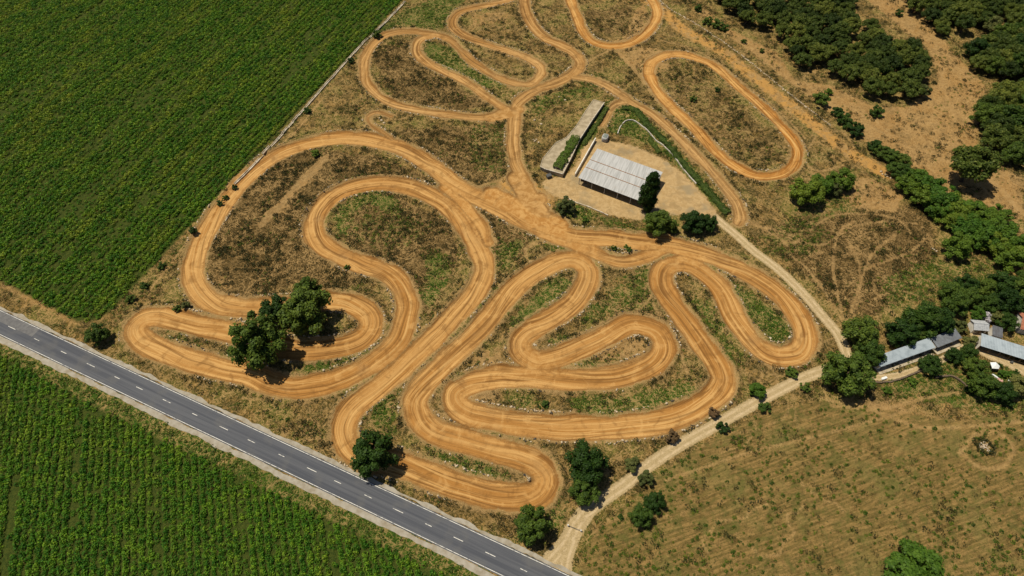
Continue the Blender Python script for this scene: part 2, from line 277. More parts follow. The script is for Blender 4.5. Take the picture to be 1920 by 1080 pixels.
TRAIL = [([(1590,12),(1640,52),(1690,85),(1740,112),(1768,128),(1764,150),(1775,180),(1792,225)],.45),([(1664,48),(1690,68),(1712,75)],.35),([(1620,232),(1660,252),(1700,275),(1745,288),(1790,310)],.5),([(1848,328),(1880,358),(1930,410)],1.2),([(1838,345),(1880,390),(1930,445)],.5),([(1640,225),(1720,300),(1780,330)],.35),
 ([(1582,602),(1570,550),(1562,500),(1570,440),(1600,415)],.45),([(1590,602),(1605,555),(1622,505),(1640,470),(1680,440)],.45),([(1580,600),(1545,545),(1510,500),(1480,478)],.4),([(1600,600),(1612,540),(1610,490),(1590,450)],.35),([(1622,505),(1660,490),(1710,470),(1740,440)],.4),([(1480,440),(1530,460),(1560,450),(1600,425),(1660,415),(1720,420)],.35),([(1520,430),(1560,405),(1620,400),(1680,410),(1710,440)],.3),([(1570,480),(1600,475),(1625,480),(1640,500)],.3),([(1640,560),(1680,545),(1720,555)],.3),
 ([(1420,420),(1450,440),(1475,455),(1500,452)],.5),([(1392,415),(1430,425),(1450,430)],.8),([(1500,290),(1520,315),(1545,320),(1580,310)],.45),([(1495,300),(1515,280),(1530,255)],.4),([(1497,310),(1530,330),(1545,345)],.4),([(1240,75),(1290,90),(1340,115),(1400,160),(1450,200),(1510,260)],.4),([(1090,125),(1120,105),(1150,92)],.6),([(1150,90),(1180,120),(1205,150),(1230,185),(1255,215)],.9),
 ([(1000,500),(985,470),(1010,455),(1040,452)],.6),([(490,420),(520,390),(555,350),(585,318),(610,295)],1.4),([(500,400),(535,372),(570,340),(600,312)],.9),([(860,680),(880,650),(900,615)],.6),([(480,590),(420,590),(395,575)],1.6),([(900,350),(930,340),(960,330)],.6),([(660,255),(690,235),(720,232)],.5),([(1000,95),(1030,130),(1040,155)],.4),([(600,190),(560,240),(510,290),(450,355),(390,430)],.5),([(430,345),(380,420),(330,480),(280,545)],.4),([(1290,700),(1270,650),(1240,600),(1225,570)],.4),([(1180,600),(1210,570),(1230,540)],.5),([(700,730),(690,760),(700,800),(730,830)],.35),([(1060,745),(1040,730),(1020,712)],.6),([(930,215),(960,215)],2.5),([(940,150),(960,165),(1000,168)],.6),
 ([(1560,760),(1640,770),(1720,800),(1800,800),(1920,790)],.5),([(1250,900),(1400,850),(1560,810),(1700,770)],.35),([(1540,745),(1600,760),(1660,765),(1740,745),(1800,735)],.5),([(1800,850),(1830,815),(1870,812),(1900,840),(1880,875),(1835,875),(1805,850)],.5)]
for p, hw in TRAIL: stamp(ground_spline(p), hw, 2, sdL)
rt_ = np.random.default_rng(77)
for k in range(110):                                        # faint foot and tyre trails across the rough ground
    a_ = np.array(GP((rt_.uniform(380, 1700), rt_.uniform(20, 980)))); an = rt_.uniform(0, 6.283); w_ = [a_.copy()]
    for _ in range(rt_.integers(5, 13)): an += rt_.normal(0, .55); a_ = a_ + np.array([math.cos(an), math.sin(an)]) * 2.6; w_.append(a_.copy())
    stamp(spline(w_, .5), rt_.uniform(.05, .3), 2, sdL)
# paved road frame
A0, A1, B0, B1 = GP((0, 582)), GP((1017, 1057)), GP((0, 627)), GP((947, 1078))
rd = A1 - A0; rd /= np.linalg.norm(rd); rn = np.array([-rd[1], rd[0]])       # along, and towards the circuit
RC = (A0 + (B0 + B1) / 2 - rd * ((B0 + B1) / 2 - A0).dot(rd)) / 2 ; 
half = abs(rn.dot(A0 - B0)) / 2; RC = (A0 + B0) / 2
rs = (X - RC[0]) * rd[0] + (Y - RC[1]) * rd[1]; rt = (X - RC[0]) * rn[0] + (Y - RC[1]) * rn[1]
fup = inpoly(PXg, PYg, FIELD_UP); flo = inpoly(PXg, PYg, FIELD_LO); frt = inpoly(PXg, PYg, FIELD_RT)
def blur(m, n=2, k=2):
    m = m.astype(float)
    for _ in range(n):
        for ax in (0, 1):
            m = sum(np.roll(m, s, ax) for s in range(-k, k + 1)) / (2 * k + 1)
    return m
_ga = np.hypot(*np.gradient(alg, ST)); _gc = np.hypot(*np.gradient(crs, ST)); fade = np.clip(blur(((_ga > 1.8) | (_gc > 1.8)) & (sdT < .5), 3, 4) * 4.0, 0, 1)
fl_ = np.full(X.shape, 9.0)
for p, hw in FILL: stamp(ground_spline(p), hw, 3, fl_)
fade = np.maximum(fade, sstep(1.5, -1.5, fl_))
Z = {'g': np.zeros(X.shape), 'd': np.zeros(X.shape), 'b': np.zeros(X.shape)}
for k, poly, st in ZONES: Z[k] = np.maximum(Z[k], inpoly(PXg, PYg, poly) * st)
for k in Z: Z[k] = blur(Z[k], 2, 3)
Z['b'] = np.maximum(Z['b'], .68 * sstep(3.0, -3.0, sdS)); yb = blur(yard, 2, 3); apb = blur(apron, 2, 3); Z['b'] = np.maximum(Z['b'], apb)
n1 = fbm(X * .035, Y * .035, 3); n2 = fbm(X * .3, Y * .3, 11); n3 = fbm(X * .9, Y * .9, 21, 2)
# height: berms on both sides of the track, hollow bed, rough ground between
bamp = (.25 + .75 * fbm(X * .05, Y * .05, 31)) * np.clip(hwT / 4.5, .35, 1)
berm = 1.15 * bamp * np.exp(-((sdT - .65) / np.where(sdT < .65, .6, 1.0)) ** 2)
bed = -.22 * sstep(0.2, -1.2, sdT)
rough_ = ((n2 - .5) * .55 + (n3 - .5) * .4) * sstep(.3, 2.5, sdT) * sstep(0, 2.0, sdR) * (1 - yb)
hz = (n1 - .5) * .6 * sstep(0, 6, sdR) * sstep(-1, 5, sdT) * (1 - yb) + rough_ + berm * sstep(.2, 2.0, sdR) * (1 - yb) * sstep(3, 9, np.abs(rt)) + bed * (1 - yb) - .08 * sstep(.5, -.8, sdR)
offroad = sstep(half + 3.2, half + 6.5, np.abs(rt)); hz = hz * offroad - .06 * (1 - offroad)
fieldm = blur(fup | flo, 1, 1)
rowdir_up = GP((762, 0)) - GP((205, 592)); rowdir_up /= np.linalg.norm(rowdir_up)
_v = np.array([(280 - 960) / CAM_F, 1 / math.cos(CAM_P)]); rowdir_lo = _v / np.linalg.norm(_v)
rowdir_rt = GP((1900, 800)) - GP((1330, 1000)); rowdir_rt /= np.linalg.norm(rowdir_rt)
ROW_UP, ROW_LO, ROW_RT = 2.3, 2.0, 1.9
def crossrow(x, y, d): return -d[1] * x + d[0] * y
cu = crossrow(X, Y, rowdir_up); cl_ = crossrow(X, Y, rowdir_lo); cr_ = crossrow(X, Y, rowdir_rt)
hz = np.where(fup, .10 * np.cos(cu / ROW_UP * 2 * math.pi), hz); hz = np.where(flo, .10 * np.cos(cl_ / ROW_LO * 2 * math.pi), hz)
hz = hz + np.where(frt, .10 * np.cos(cr_ / ROW_RT * 2 * math.pi) + (n3 - .5) * .2, 0)
gyv, gxv = np.gradient(hz, ST); nrmg = np.stack([-gxv, -gyv, np.ones_like(hz)], -1); nrmg /= np.linalg.norm(nrmg, axis=-1, keepdims=True)
def hat(x, y):
    ix = np.clip(np.round((np.asarray(x) - gx[0]) / ST).astype(int), 0, NX - 1); iy = np.clip(np.round((np.asarray(y) - gy[0]) / ST).astype(int), 0, NY - 1)
    return hz[iy, ix]
def look(arr, x, y):
    ix = np.clip(np.round((np.asarray(x) - gx[0]) / ST).astype(int), 0, NX - 1); iy = np.clip(np.round((np.asarray(y) - gy[0]) / ST).astype(int), 0, NY - 1)
    return arr[iy, ix]

def terrain_material():
    t = NT('soil_and_dry_grass'); p = t.pos(); t.rough(.95); t.b.inputs['Specular IOR Level'].default_value = .1
    sd, cr, al, tn = (t.attr(a) for a in ('sd_track', 'cross', 'along', 'tone'))
    sr, rc, gr, ba, dk, fd, yd, fr = (t.attr(a) for a in ('sd_farm', 'farm_cross', 'green', 'bare', 'dark', 'field', 'yard', 'stubble'))
    nA = t.noise(p, .09, 3); nB = t.noise(p, .55, 4, .65, .6); nC = t.noise(p, 1.7, 4, .7, 1.2); nD = t.noise(p, 5.0, 3, .7)
    # winding pale paths between the tussocks
    vor = t.node('ShaderNodeTexNoise'); t.k(p, vor.inputs['Vector']); vor.inputs['Scale'].default_value = .42; vor.inputs['Detail'].default_value = 2.5; vor.inputs['Distortion'].default_value = 2.2
    path = t.ss(t.math('ABSOLUTE', t.math('SUBTRACT', vor.outputs['Fac'], .5)), .005, .05, 1, 0)
    path2 = t.ss(t.math('ABSOLUTE', t.math('SUBTRACT', t.noise(p, .17, 3, .55, 1.6), .52)), .004, .03, 1, 0); path = t.math('MAXIMUM', path, path2)
    nE = t.noise(p, .22, 3, .6, .8)
    dry = t.mix(t.ss(nB, .40, .58), (.23, .145, .043), (.09, .066, .017)); dry = t.mix(t.math('MULTIPLY', t.ss(nE, .48, .58), .85), dry, (.052, .046, .013)); dry = t.mix(t.math('MULTIPLY', t.ss(nE, .43, .35), .8), dry, (.36, .22, .078)); dry = t.mix(t.ss(nC, .46, .58), dry, (.038, .033, .010))
    dry = t.mix(t.ss(nA, .45, .65), dry, t.mix(t.ss(nC, .4, .6), (.17, .145, .036), (.065, .072, .016)))
    dkm = t.ss(t.math('ADD', t.math('MULTIPLY', dk, 1.0), t.math('SUBTRACT', nB, .5)), .22, .58)
    dry = t.mix(dkm, dry, t.mix(t.ss(nC, .38, .62), (.105, .066, .021), (.028, .023, .008)))
    grm = t.ss(t.math('ADD', t.math('MULTIPLY', gr, .95), t.math('MULTIPLY', t.math('SUBTRACT', nB, .5), 1.5)), .3, .6)
    dry = t.mix(grm, dry, t.mix(t.ss(nC, .35, .65), (.065, .11, .013), (.022, .05, .007)))
    dry = t.mix(t.math('MULTIPLY', path, t.math('MULTIPLY_ADD', t.ss(nA, .3, .6), .4, .35)), dry, (.40, .26, .11))
    bam = t.ss(t.math('ADD', ba, t.math('MULTIPLY', t.math('SUBTRACT', nB, .5), 1.3)), .3, .62)
    bare = t.mix(t.ss(nA, .35, .65), (.34, .215, .085), (.31, .18, .062)); bare = t.mix(t.ss(nC, .47, .66), bare, (.18, .11, .042)); bare = t.mix(t.math('MULTIPLY', t.ss(nE, .5, .62), .6), bare, (.19, .125, .05)); bare = t.mix(t.math('MULTIPLY', path, .5), bare, (.44, .29, .13)); bare = t.mix(t.math('MULTIPLY', t.attr('strip'), t.ss(nE, .40, .56)), bare, (.43, .24, .072))
    c = t.mix(bam, dry, bare)
    # stubble field on the right
    frm = t.ss(t.math('ADD', fr, t.math('MULTIPLY', t.math('SUBTRACT', nB, .5), .6)), .35, .65)
    q = t.node('ShaderNodeVectorRotate', rotation_type='Z_AXIS'); t.k(p, q.inputs['Vector']); q.inputs['Angle'].default_value = -math.atan2(rowdir_rt[1], rowdir_rt[0])
    mp = t.node('ShaderNodeMapping'); mp.inputs['Scale'].default_value = (.16, 1.6, 1); t.k(q.outputs[0], mp.inputs[0]); rowN = t.noise(mp.outputs[0], 1.0, 3, .6, .4)
    stub = t.mix(t.ss(rowN, .40, .60), (.27, .175, .064), (.14, .103, .032)); stub = t.mix(t.ss(nA, .5, .7), stub, t.mix(.5, stub, (.15, .14, .045))); stub = t.mix(t.math('MULTIPLY', t.ss(nE, .5, .65), .7), stub, (.10, .105, .026)); stub = t.mix(t.ss(nC, .52, .66), stub, (.075, .066, .022))
    c = t.mix(t.math('MULTIPLY', frm, .85), c, stub)
    c = t.mix(t.math('MULTIPLY', t.ss(t.math('ADD', t.attr('trail'), t.math('MULTIPLY', t.math('SUBTRACT', nC, .5), 1.8)), -.1, .45, 1, 0), .55), c, t.mix(t.ss(nB, .4, .6), (.42, .275, .12), (.34, .21, .085)))
    # crop soil
    c = t.mix(fd, c, t.mix(t.ss(nC, .4, .65), (.06, .075, .013), (.020, .038, .007)))
    # yard
    yc = t.mix(t.ss(nB, .35, .65), (.49, .345, .175), (.40, .27, .125)); yc = t.mix(t.ss(nA, .5, .64), yc, (.31, .24, .14)); yc = t.mix(t.math('MULTIPLY', t.ss(nE, .5, .62), .5), yc, (.28, .195, .095)); yc = t.mix(t.ss(nC, .6, .78), yc, (.24, .18, .1))
    c = t.mix(t.ss(t.math('ADD', yd, t.math('MULTIPLY', t.math('SUBTRACT', nB, .5), 1.5)), .38, .62), c, yc)
    # farm road with two wheel tracks
    rr = t.ss(t.math('ADD', sr, t.math('MULTIPLY', t.math('SUBTRACT', nC, .5), 1.3)), -.2, .35, 1, 0)
    wheel = t.ss(t.math('ABSOLUTE', t.math('SUBTRACT', t.math('ABSOLUTE', rc), .85)), .15, .55, 1, 0)
    rcol = t.mix(t.math('MULTIPLY', wheel, t.ss(nB, .3, .6)), t.mix(t.ss(nC, .35, .65), (.47, .36, .205), (.36, .27, .14)), (.54, .42, .26))
    c = t.mix(t.math('MULTIPLY', rr, t.ss(yd, .75, .1)), c, rcol)
    # motocross track: streaks run along the riding line
    cw = t.math('ADD', cr, t.math('MULTIPLY', t.math('SUBTRACT', t.noise(p, .05, 1), .5), 3.0))
    s1 = t.noise(t.vec(t.math('MULTIPLY', al, .012), t.math('MULTIPLY', cw, .35), tn), 1.0, 2, .5)
    s2 = t.noise(t.vec(t.math('MULTIPLY', al, .018), t.math('MULTIPLY', cw, .95), tn), 1.0, 2, .55)
    s3 = t.noise(t.vec(t.math('MULTIPLY', al, .05), t.math('MULTIPLY', cw, 3.0), tn), 1.0, 1, .5)
    s4 = t.noise(t.vec(t.math('MULTIPLY', al, .02), t.math('MULTIPLY', t.math('ADD', cw, t.math('MULTIPLY', t.math('SINE', t.math('MULTIPLY', al, .055)), 2.4)), 1.15), t.math('ADD', tn, 7.0)), 1.0, 2, .55)
    lo = t.mix(tn, (.30, .165, .055), (.385, .168, .036)); hi = t.mix(tn, (.50, .31, .13), (.58, .345, .12)); dp = t.mix(tn, (.15, .08, .027), (.175, .074, .017))
    tc = t.mix(t.ss(s1, .36, .6), lo, t.mix(.45, lo, hi)); tc = t.mix(t.math('MULTIPLY', t.ss(s2, .52, .66), .85), tc, hi); tc = t.mix(t.math('MULTIPLY', t.ss(s2, .46, .32), .85), tc, dp); tc = t.mix(t.math('MULTIPLY', t.ss(s4, .54, .66), .7), tc, hi); tc = t.mix(t.math('MULTIPLY', t.ss(s4, .45, .34), .6), tc, dp)
    tc = t.mix(t.math('MULTIPLY', t.ss(s3, .5, .8), .25), tc, dp); tc = t.mix(t.math('MULTIPLY', t.ss(nA, .55, .75), .45), tc, (.30, .185, .08))
    tc = t.mix(t.math('MULTIPLY', t.ss(nD, .55, .75), .35), tc, dp)
    churn = t.mix(t.ss(t.noise(p, .35, 4, .65, 1.0), .38, .62), lo, t.mix(.6, lo, hi)); tc = t.mix(t.attr('fade'), tc, churn)
    tc = t.mix(t.math('MULTIPLY', t.ss(nE, .52, .7), .5), tc, dp); tc = t.mix(t.math('MULTIPLY', t.ss(nE, .44, .3), .45), tc, hi); tc = t.mix(t.math('MULTIPLY', t.ss(nC, .55, .75), .35), tc, dp)
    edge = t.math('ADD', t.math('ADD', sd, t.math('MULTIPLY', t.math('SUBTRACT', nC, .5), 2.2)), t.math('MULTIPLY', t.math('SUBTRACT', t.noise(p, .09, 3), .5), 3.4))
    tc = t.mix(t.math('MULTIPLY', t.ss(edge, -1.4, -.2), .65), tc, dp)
    rim = t.mix(t.ss(nD, .4, .65), (.42, .275, .12), (.20, .125, .05))
    c = t.mix(t.math('MULTIPLY', t.ss(t.math('ADD', edge, t.math('MULTIPLY', t.math('SUBTRACT', nB, .5), 5.5)), .1, 1.5, 1, 0), .85), c, rim)
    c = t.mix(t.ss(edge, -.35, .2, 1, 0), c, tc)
    # fine grain everywhere
    hs = t.node('ShaderNodeHueSaturation'); t.k(c, hs.inputs['Color']); t.put(hs.inputs['Value'], t.math('MULTIPLY_ADD', nD, .7, .66)); t.col(hs.outputs[0])
    trk = t.ss(sd, -.3, .3, 1, 0)
    h = t.math('ADD', t.math('MULTIPLY', t.math('ADD', t.math('MULTIPLY', t.math('ADD', s2, s4), 1.3), t.math('MULTIPLY', s3, .6)), t.math('MULTIPLY', trk, t.math('SUBTRACT', 1.0, t.attr('fade')))), t.math('MULTIPLY', t.math('ADD', nC, t.math('MULTIPLY', nD, .6)), t.math('SUBTRACT', 1.25, trk)))
    t.bump(h, .8, .30)
    return t.m
M_TERR = terrain_material()
ATT = {'sd_track': sdT, 'cross': crs, 'along': alg, 'tone': ton, 'sd_farm': sdR, 'farm_cross': rcr, 'green': Z['g'], 'bare': Z['b'], 'dark': Z['d'], 'field': fieldm, 'yard': yb, 'stubble': blur(frt, 2, 3), 'trail': sdL, 'fade': fade, 'strip': np.maximum(sstep(2.0, -1.5, sdS), apb)}
vis = (PXg > -260) & (PXg < 2180) & (PYg > -170) & (PYg < 1270)
cell = vis[:-1, :-1] & vis[1:, 1:] & vis[1:, :-1] & vis[:-1, 1:]
def cm(a): return (a[:-1, :-1] + a[1:, 1:] + a[1:, :-1] + a[:-1, 1:]) / 4
cls = np.zeros(cell.shape, int); cls[cm(fup.astype(float)) > .5] = 1; cls[cm(flo.astype(float)) > .5] = 2; cls[cm(yb) > .5] = 3; cls[cm(frt.astype(float)) > .5] = 6
cls[cm(sdR) < .1] = 4; cls[cm(sdT) < .1] = 5
ids = np.arange(NX * NY).reshape(NY, NX); V3 = np.stack([X, Y, hz], -1).reshape(-1, 3); N3 = nrmg.reshape(-1, 3)
def terrain_piece(name, mask):
    iy, ix = np.nonzero(mask & cell); F = np.stack([ids[iy, ix], ids[iy, ix + 1], ids[iy + 1, ix + 1], ids[iy + 1, ix]], 1)
    u, inv = np.unique(F, return_inverse=True); F = inv.reshape(F.shape)
    m = quick_mesh(name, V3[u], F, M_TERR, True)
    for k, a in ATT.items():
        at = m.attributes.new(k, 'FLOAT', 'POINT'); at.data.foreach_set('value', a.reshape(-1)[u].astype(np.float32))
    m.normals_split_custom_set_from_vertices([tuple(n) for n in N3[u].tolist()])
    return link(name, m, kind='structure')
for i, nm in enumerate(('ground', 'crop_field', 'crop_field', 'yard', 'farm_road', 'dirt_track', 'stubble_field')): terrain_piece(nm, cls == i)
# the land beyond, far outside the picture
mb = MB(); mb.add([(-3000, -2500, -.9), (3000, -2500, -.9), (3000, 4000, -.9), (-3000, 4000, -.9)], [(0, 1, 2, 3)])
mb.obj('terrain', plain('far_land', (.20, .15, .06), (.10, .11, .03), .02), kind='structure')

# ------------------------------------------------------------------ paved road
def asphalt():
    t = NT('asphalt'); p = t.pos(); q = t.node('ShaderNodeVectorRotate', rotation_type='Z_AXIS'); t.k(p, q.inputs['Vector']); q.inputs['Angle'].default_value = -math.atan2(rd[1], rd[0])
    mp = t.node('ShaderNodeMapping'); mp.inputs['Scale'].default_value = (.02, 1.1, 1); t.k(q.outputs[0], mp.inputs[0]); s = t.noise(mp.outputs[0], 1.0, 3, .6); f = t.noise(p, 3.0, 4, .7); g = t.noise(p, .15, 3)
    c = t.mix(t.ss(s, .35, .65), (.062, .068, .086), (.098, .104, .122)); c = t.mix(t.math('MULTIPLY', t.ss(g, .5, .7), .5), c, (.12, .12, .122)); c = t.mix(t.math('MULTIPLY', t.ss(f, .5, .75), .4), c, (.05, .052, .06))
    t.col(c).rough(.85); t.bump(f, .2, .02); return t.m
M_ASPH = asphalt(); M_LINE = plain('road_paint', (.70, .69, .65), (.26, .26, .265), 1.1, .7, contrast=(.46, .66)); M_SHOUL = plain('pale_shoulder_concrete', (.35, .325, .28), (.24, .205, .15), .5, .9, contrast=(.3, .75))
def rpt(s, t, z): p = RC + rd * s + rn * t; return (p[0], p[1], z)
def strip(name, t0, t1, s0, s1, z, mat, parent=None, n=1, wob=0, kind=None, th=0.0):
    mb = MB(); S = np.linspace(s0, s1, n + 1); o0 = [wob * (fbm(np.array([s * .25]), np.array([t0]), 5)[0] - .5) for s in S]; o1 = [wob * (fbm(np.array([s * .25]), np.array([t1 + 9]), 6)[0] - .5) for s in S]
    v = []
    for s, a, b in zip(S, o0, o1): v += [rpt(s, t0 + a, z), rpt(s, t1 + b, z)]
    mb.add(v, [(2 * i, 2 * i + 2, 2 * i + 3, 2 * i + 1) for i in range(n)]); return mb.obj(name, mat, parent, kind=kind)
S0, S1 = -90., 260.
road = strip('road', -half - .35, half + .35, S0, S1, .02, M_ASPH, kind='structure')
strip('road_shoulder', half + .36, half + 1.5, S0, S1, .012, M_SHOUL, n=700, wob=1.4, kind='structure')
strip('road_shoulder', -half - 2.1, -half - .36, S0, S1, .012, M_SHOUL, n=700, wob=1.5, kind='structure')
strip('edge_line', half - .07, half + .08, S0, S1, .024, M_LINE, road); strip('edge_line', -half - .08, -half + .07, S0, S1, .024, M_LINE, road)
DASH = [(66,639),(117,663),(168,687),(217,711),(259,731),(310,755),(363,780),(417,806),(469,831),(525,858),(582,885),(630,909),(688,935),(744,962),(801,989),(857,1016),(917,1045),(980,1074)]
sdash = [(GP(q) - RC).dot(rd) for q in DASH]; sdash = [sdash[0] - 11.2 * k for k in range(7, 0, -1)] + sdash + [sdash[-1] + 9.8 * k for k in range(1, 6)]
for k, s in enumerate(sdash):
    h_ = 1.3 + .35 * math.sin(k * 2.3); strip('lane_dash', -.08, .08, s - h_, s + h_, .024, M_LINE, road)
sa = (GP((40, 612)) - RC).dot(rd)
strip('asphalt_patch', .16, half - .15, sa - 40, sa + 6.5, .0236, plain('worn_asphalt', (.15, .15, .155), (.11, .11, .118), .8, .9), road)

# ------------------------------------------------------------------ leaf cards
ICO_V = [(0, 0, 1), (.89, 0, .45), (.28, .85, .45), (-.72, .53, .45), (-.72, -.53, .45), (.28, -.85, .45), (.72, .53, -.45), (-.28, .85, -.45), (-.89, 0, -.45), (-.28, -.85, -.45), (.72, -.53, -.45), (0, 0, -1)]
ICO_F = np.array([(0,1,2),(0,2,3),(0,3,4),(0,4,5),(0,5,1),(1,6,2),(2,7,3),(3,8,4),(4,9,5),(5,10,1),(6,7,2),(7,8,3),(8,9,4),(9,10,5),(10,6,1),(11,7,6),(11,8,7),(11,9,8),(11,10,9),(11,6,10)])

def cards(P, N, size, jit=.6, asp=1.0, seed=1):
    r = np.random.default_rng(seed); n = len(P); N = N + r.normal(0, jit, (n, 3)); N /= np.linalg.norm(N, axis=1, keepdims=True) + 1e-9
    a = r.normal(size=(n, 3)); a -= N * (a * N).sum(1, keepdims=True); a /= np.linalg.norm(a, axis=1, keepdims=True) + 1e-9; b = np.cross(N, a)
    s = (size * r.uniform(.6, 1.35, n))[:, None]; a = a * s; b = b * s * asp
    V = np.stack([P - a * .6 - b * .35, P + b * .1 - b * .6 + a * .15, P + a * .75, P + b * .6 - a * .1 + N * s * .25], 1).reshape(-1, 3)
    return V, np.arange(4 * n).reshape(n, 4)
def crown_arrays(seed, shape='round', lobes=46, per=105, size=.1):
    r = np.random.default_rng(seed); P = []; N = []; cores = []
    for k in range(lobes):
        d = r.normal(size=3); d /= np.linalg.norm(d)
        if shape == 'pine': d[2] = abs(d[2]) * .9 - .15
        if d[2] < -.55: d[2] = -.3
        rr = r.uniform(.55, .92) if k > lobes * .2 else r.uniform(.1, .45)
        c = d * rr; lr = r.uniform(.17, .31)
        if shape == 'tall':
            h = r.uniform(-1, 1); w = .95 * (1 - max(0, h) ** 2.2 * .75) * (.75 if h < -.7 else 1); a = r.uniform(0, 6.283); q = r.uniform(.25, .62) * w; c = np.array([q * math.cos(a), q * math.sin(a), h * .86]); lr = r.uniform(.2, .3)
            lr = np.array([lr * 1.3, lr * 1.3, lr * .55])
        m = r.normal(size=(per, 3)); m /= np.linalg.norm(m, axis=1, keepdims=True); m[:, 2] = np.where(m[:, 2] < -.35, -m[:, 2], m[:, 2])
        cores.append((c, lr)); P.append(c + m * lr * r.uniform(.72, 1.0, (per, 1))); N.append(m + np.array([0, 0, .35]))
    return np.concatenate(P), np.concatenate(N), cores
def crown_mesh(name, seed, mat, rx, rz, zc, shape='round', lobes=46, per=105, size=.1):
    P, N, cores = crown_arrays(seed, shape, lobes, per, size); V, F = cards(P, N, size, .45, .8, seed); r = np.random.default_rng(seed + 5); cv = []; cf = []
    for i, (c, lr) in enumerate(cores):
        b = np.array(ICO_V) * r.uniform(.75, 1.1, (12, 1)) * lr * .68 + c; cv.append(b); q = ICO_F + len(V) + 12 * i; cf.append(np.concatenate([q, q[:, 2:]], 1))
    V = np.concatenate([V] + cv); V = V * np.array([rx, rx, rz]) + np.array([0, 0, zc])
    m = bpy.data.meshes.new(name); cf = np.concatenate(cf)[:, :3]; fl = np.concatenate([F.ravel(), cf.ravel()]).astype(np.int32)
    m.vertices.add(len(V)); m.vertices.foreach_set('co', V.astype(np.float32).ravel()); m.loops.add(len(fl)); m.loops.foreach_set('vertex_index', fl)
    m.polygons.add(len(F) + len(cf)); m.polygons.foreach_set('loop_start', np.concatenate([np.arange(len(F)) * 4, F.size + np.arange(len(cf)) * 3]).astype(np.int32)); m.update(calc_edges=True); m.materials.append(mat)
    return m
def trunk_mesh(name, seed, h, r0, mat, limbs=5, spread=2.2, lean=.3):
    r = random.Random(seed); mb = MB(); lx, ly = r.uniform(-lean, lean), r.uniform(-lean, lean)
    pts = [(lx * t * t + .12 * math.sin(3 * t + seed), ly * t * t, h * t) for t in (0, .04, .25, .5, .75, 1)]
    mb.tube(pts, [r0 * 1.5, r0 * 1.1, r0 * .9, r0 * .72, r0 * .5, r0 * .25], 8)
    for k in range(limbs):
        t = r.uniform(.42, .9); a = 6.283 * k / limbs + r.uniform(-.4, .4); b = (lx * t * t, ly * t * t, h * t); sp = spread * r.uniform(.6, 1)
        mb.tube([b, (b[0] + math.cos(a) * sp * .5, b[1] + math.sin(a) * sp * .5, b[2] + sp * .28), (b[0] + math.cos(a) * sp, b[1] + math.sin(a) * sp, b[2] + sp * .7)], [r0 * .5, r0 * .35, r0 * .12], 6)
    return mb.mesh(name, mat, True)
M_BARK = plain('bark', (.13, .09, .06), (.06, .042, .03), 2.0, .95)
M_PINE = leaf('pine_needles', (.038, .066, .010), (.066, .104, .015), (.135, .17, .028), .35, randv=.5)
M_DARK = leaf('dark_leaves', (.028, .064, .010), (.046, .094, .012), (.085, .145, .018), .4, randv=.5)
M_LIGHT = leaf('fresh_green_leaves', (.052, .108, .011), (.080, .150, .014), (.125, .21, .022), .4, randv=.2)
M_OLIVE = leaf('olive_green_leaves', (.07, .09, .025), (.11, .13, .035), (.17, .18, .05), .4)
M_BROWN = leaf('dry_brown_leaves', (.10, .065, .03), (.14, .09, .04), (.19, .13, .06), .4)
M_HEDGE = leaf('hedge_leaves', (.045, .085, .016), (.07, .12, .02), (.11, .17, .03), .5)
# prototypes: crown radius 1 x scale; heights in units of crown radius
PROTO = {}
def proto(key, mat, shape, rz, zc, th, r0, seed, lobes=46, per=105, size=.1, spread=.5):
    PROTO[key] = (trunk_mesh('trunk', seed, th, r0, M_BARK, 6, spread, .08), crown_mesh('crown', seed, mat, 1, rz, zc, shape, lobes, per, size), zc, rz)
for k in range(4): proto(f'pine{k}', M_PINE, 'pine', .95, .85, 1.25, .07, 20 + k, 50, 120, .075)
for k in range(3): proto(f'round{k}', M_DARK, 'round', .92, .76, 1.2, .07, 40 + k, 58, 120, .075)
for k in range(3): proto(f'light{k}', M_LIGHT, 'round', .78, .72, .95, .06, 60 + k, 50, 115, .08)
for k in range(2): proto(f'olive{k}', M_OLIVE, 'round', .85, .9, 1.0, .06, 70 + k, 40, 90, .1)
proto('tall0', M_DARK, 'tall', 2.1, 2.25, 3.2, .11, 80, 90, 100, .085, .6)
proto('brown0', M_BROWN, 'round', .75, .75, .9, .06, 90, 26, 70, .13)
for k in range(3): proto(f'bush{k}', M_DARK, 'round', .75, .55, .6, .06, 95 + k, 24, 80, .13)
for k in range(2): proto(f'lbush{k}', M_LIGHT, 'round', .7, .5, .6, .06, 105 + k, 24, 80, .13)
def plant(key, px, py, rpx, label, cat='tree', group=None, name='tree', sz=1.0, z=0.0):
    tm, cmh, zc, rz = PROTO[key]; r = rpx / scale_at(py)
    for _ in range(3): x, y = GP((px, py), z + zc * r * sz); _, yy = PX(x, y); r = rpx / scale_at(float(yy)) * 1.06
    o = link(name, None, loc=(float(x), float(y), z + float(hat(x, y)) - .05), label=label, cat=cat, group=group); o.empty_display_size = .5
    o.scale = (r, r, r * sz); o.rotation_euler = (0, 0, random.uniform(0, 6.28))
    link('trunk' if cat == 'tree' else 'stem', tm, o); link('crown' if cat == 'tree' else 'foliage', cmh, o)
    return o
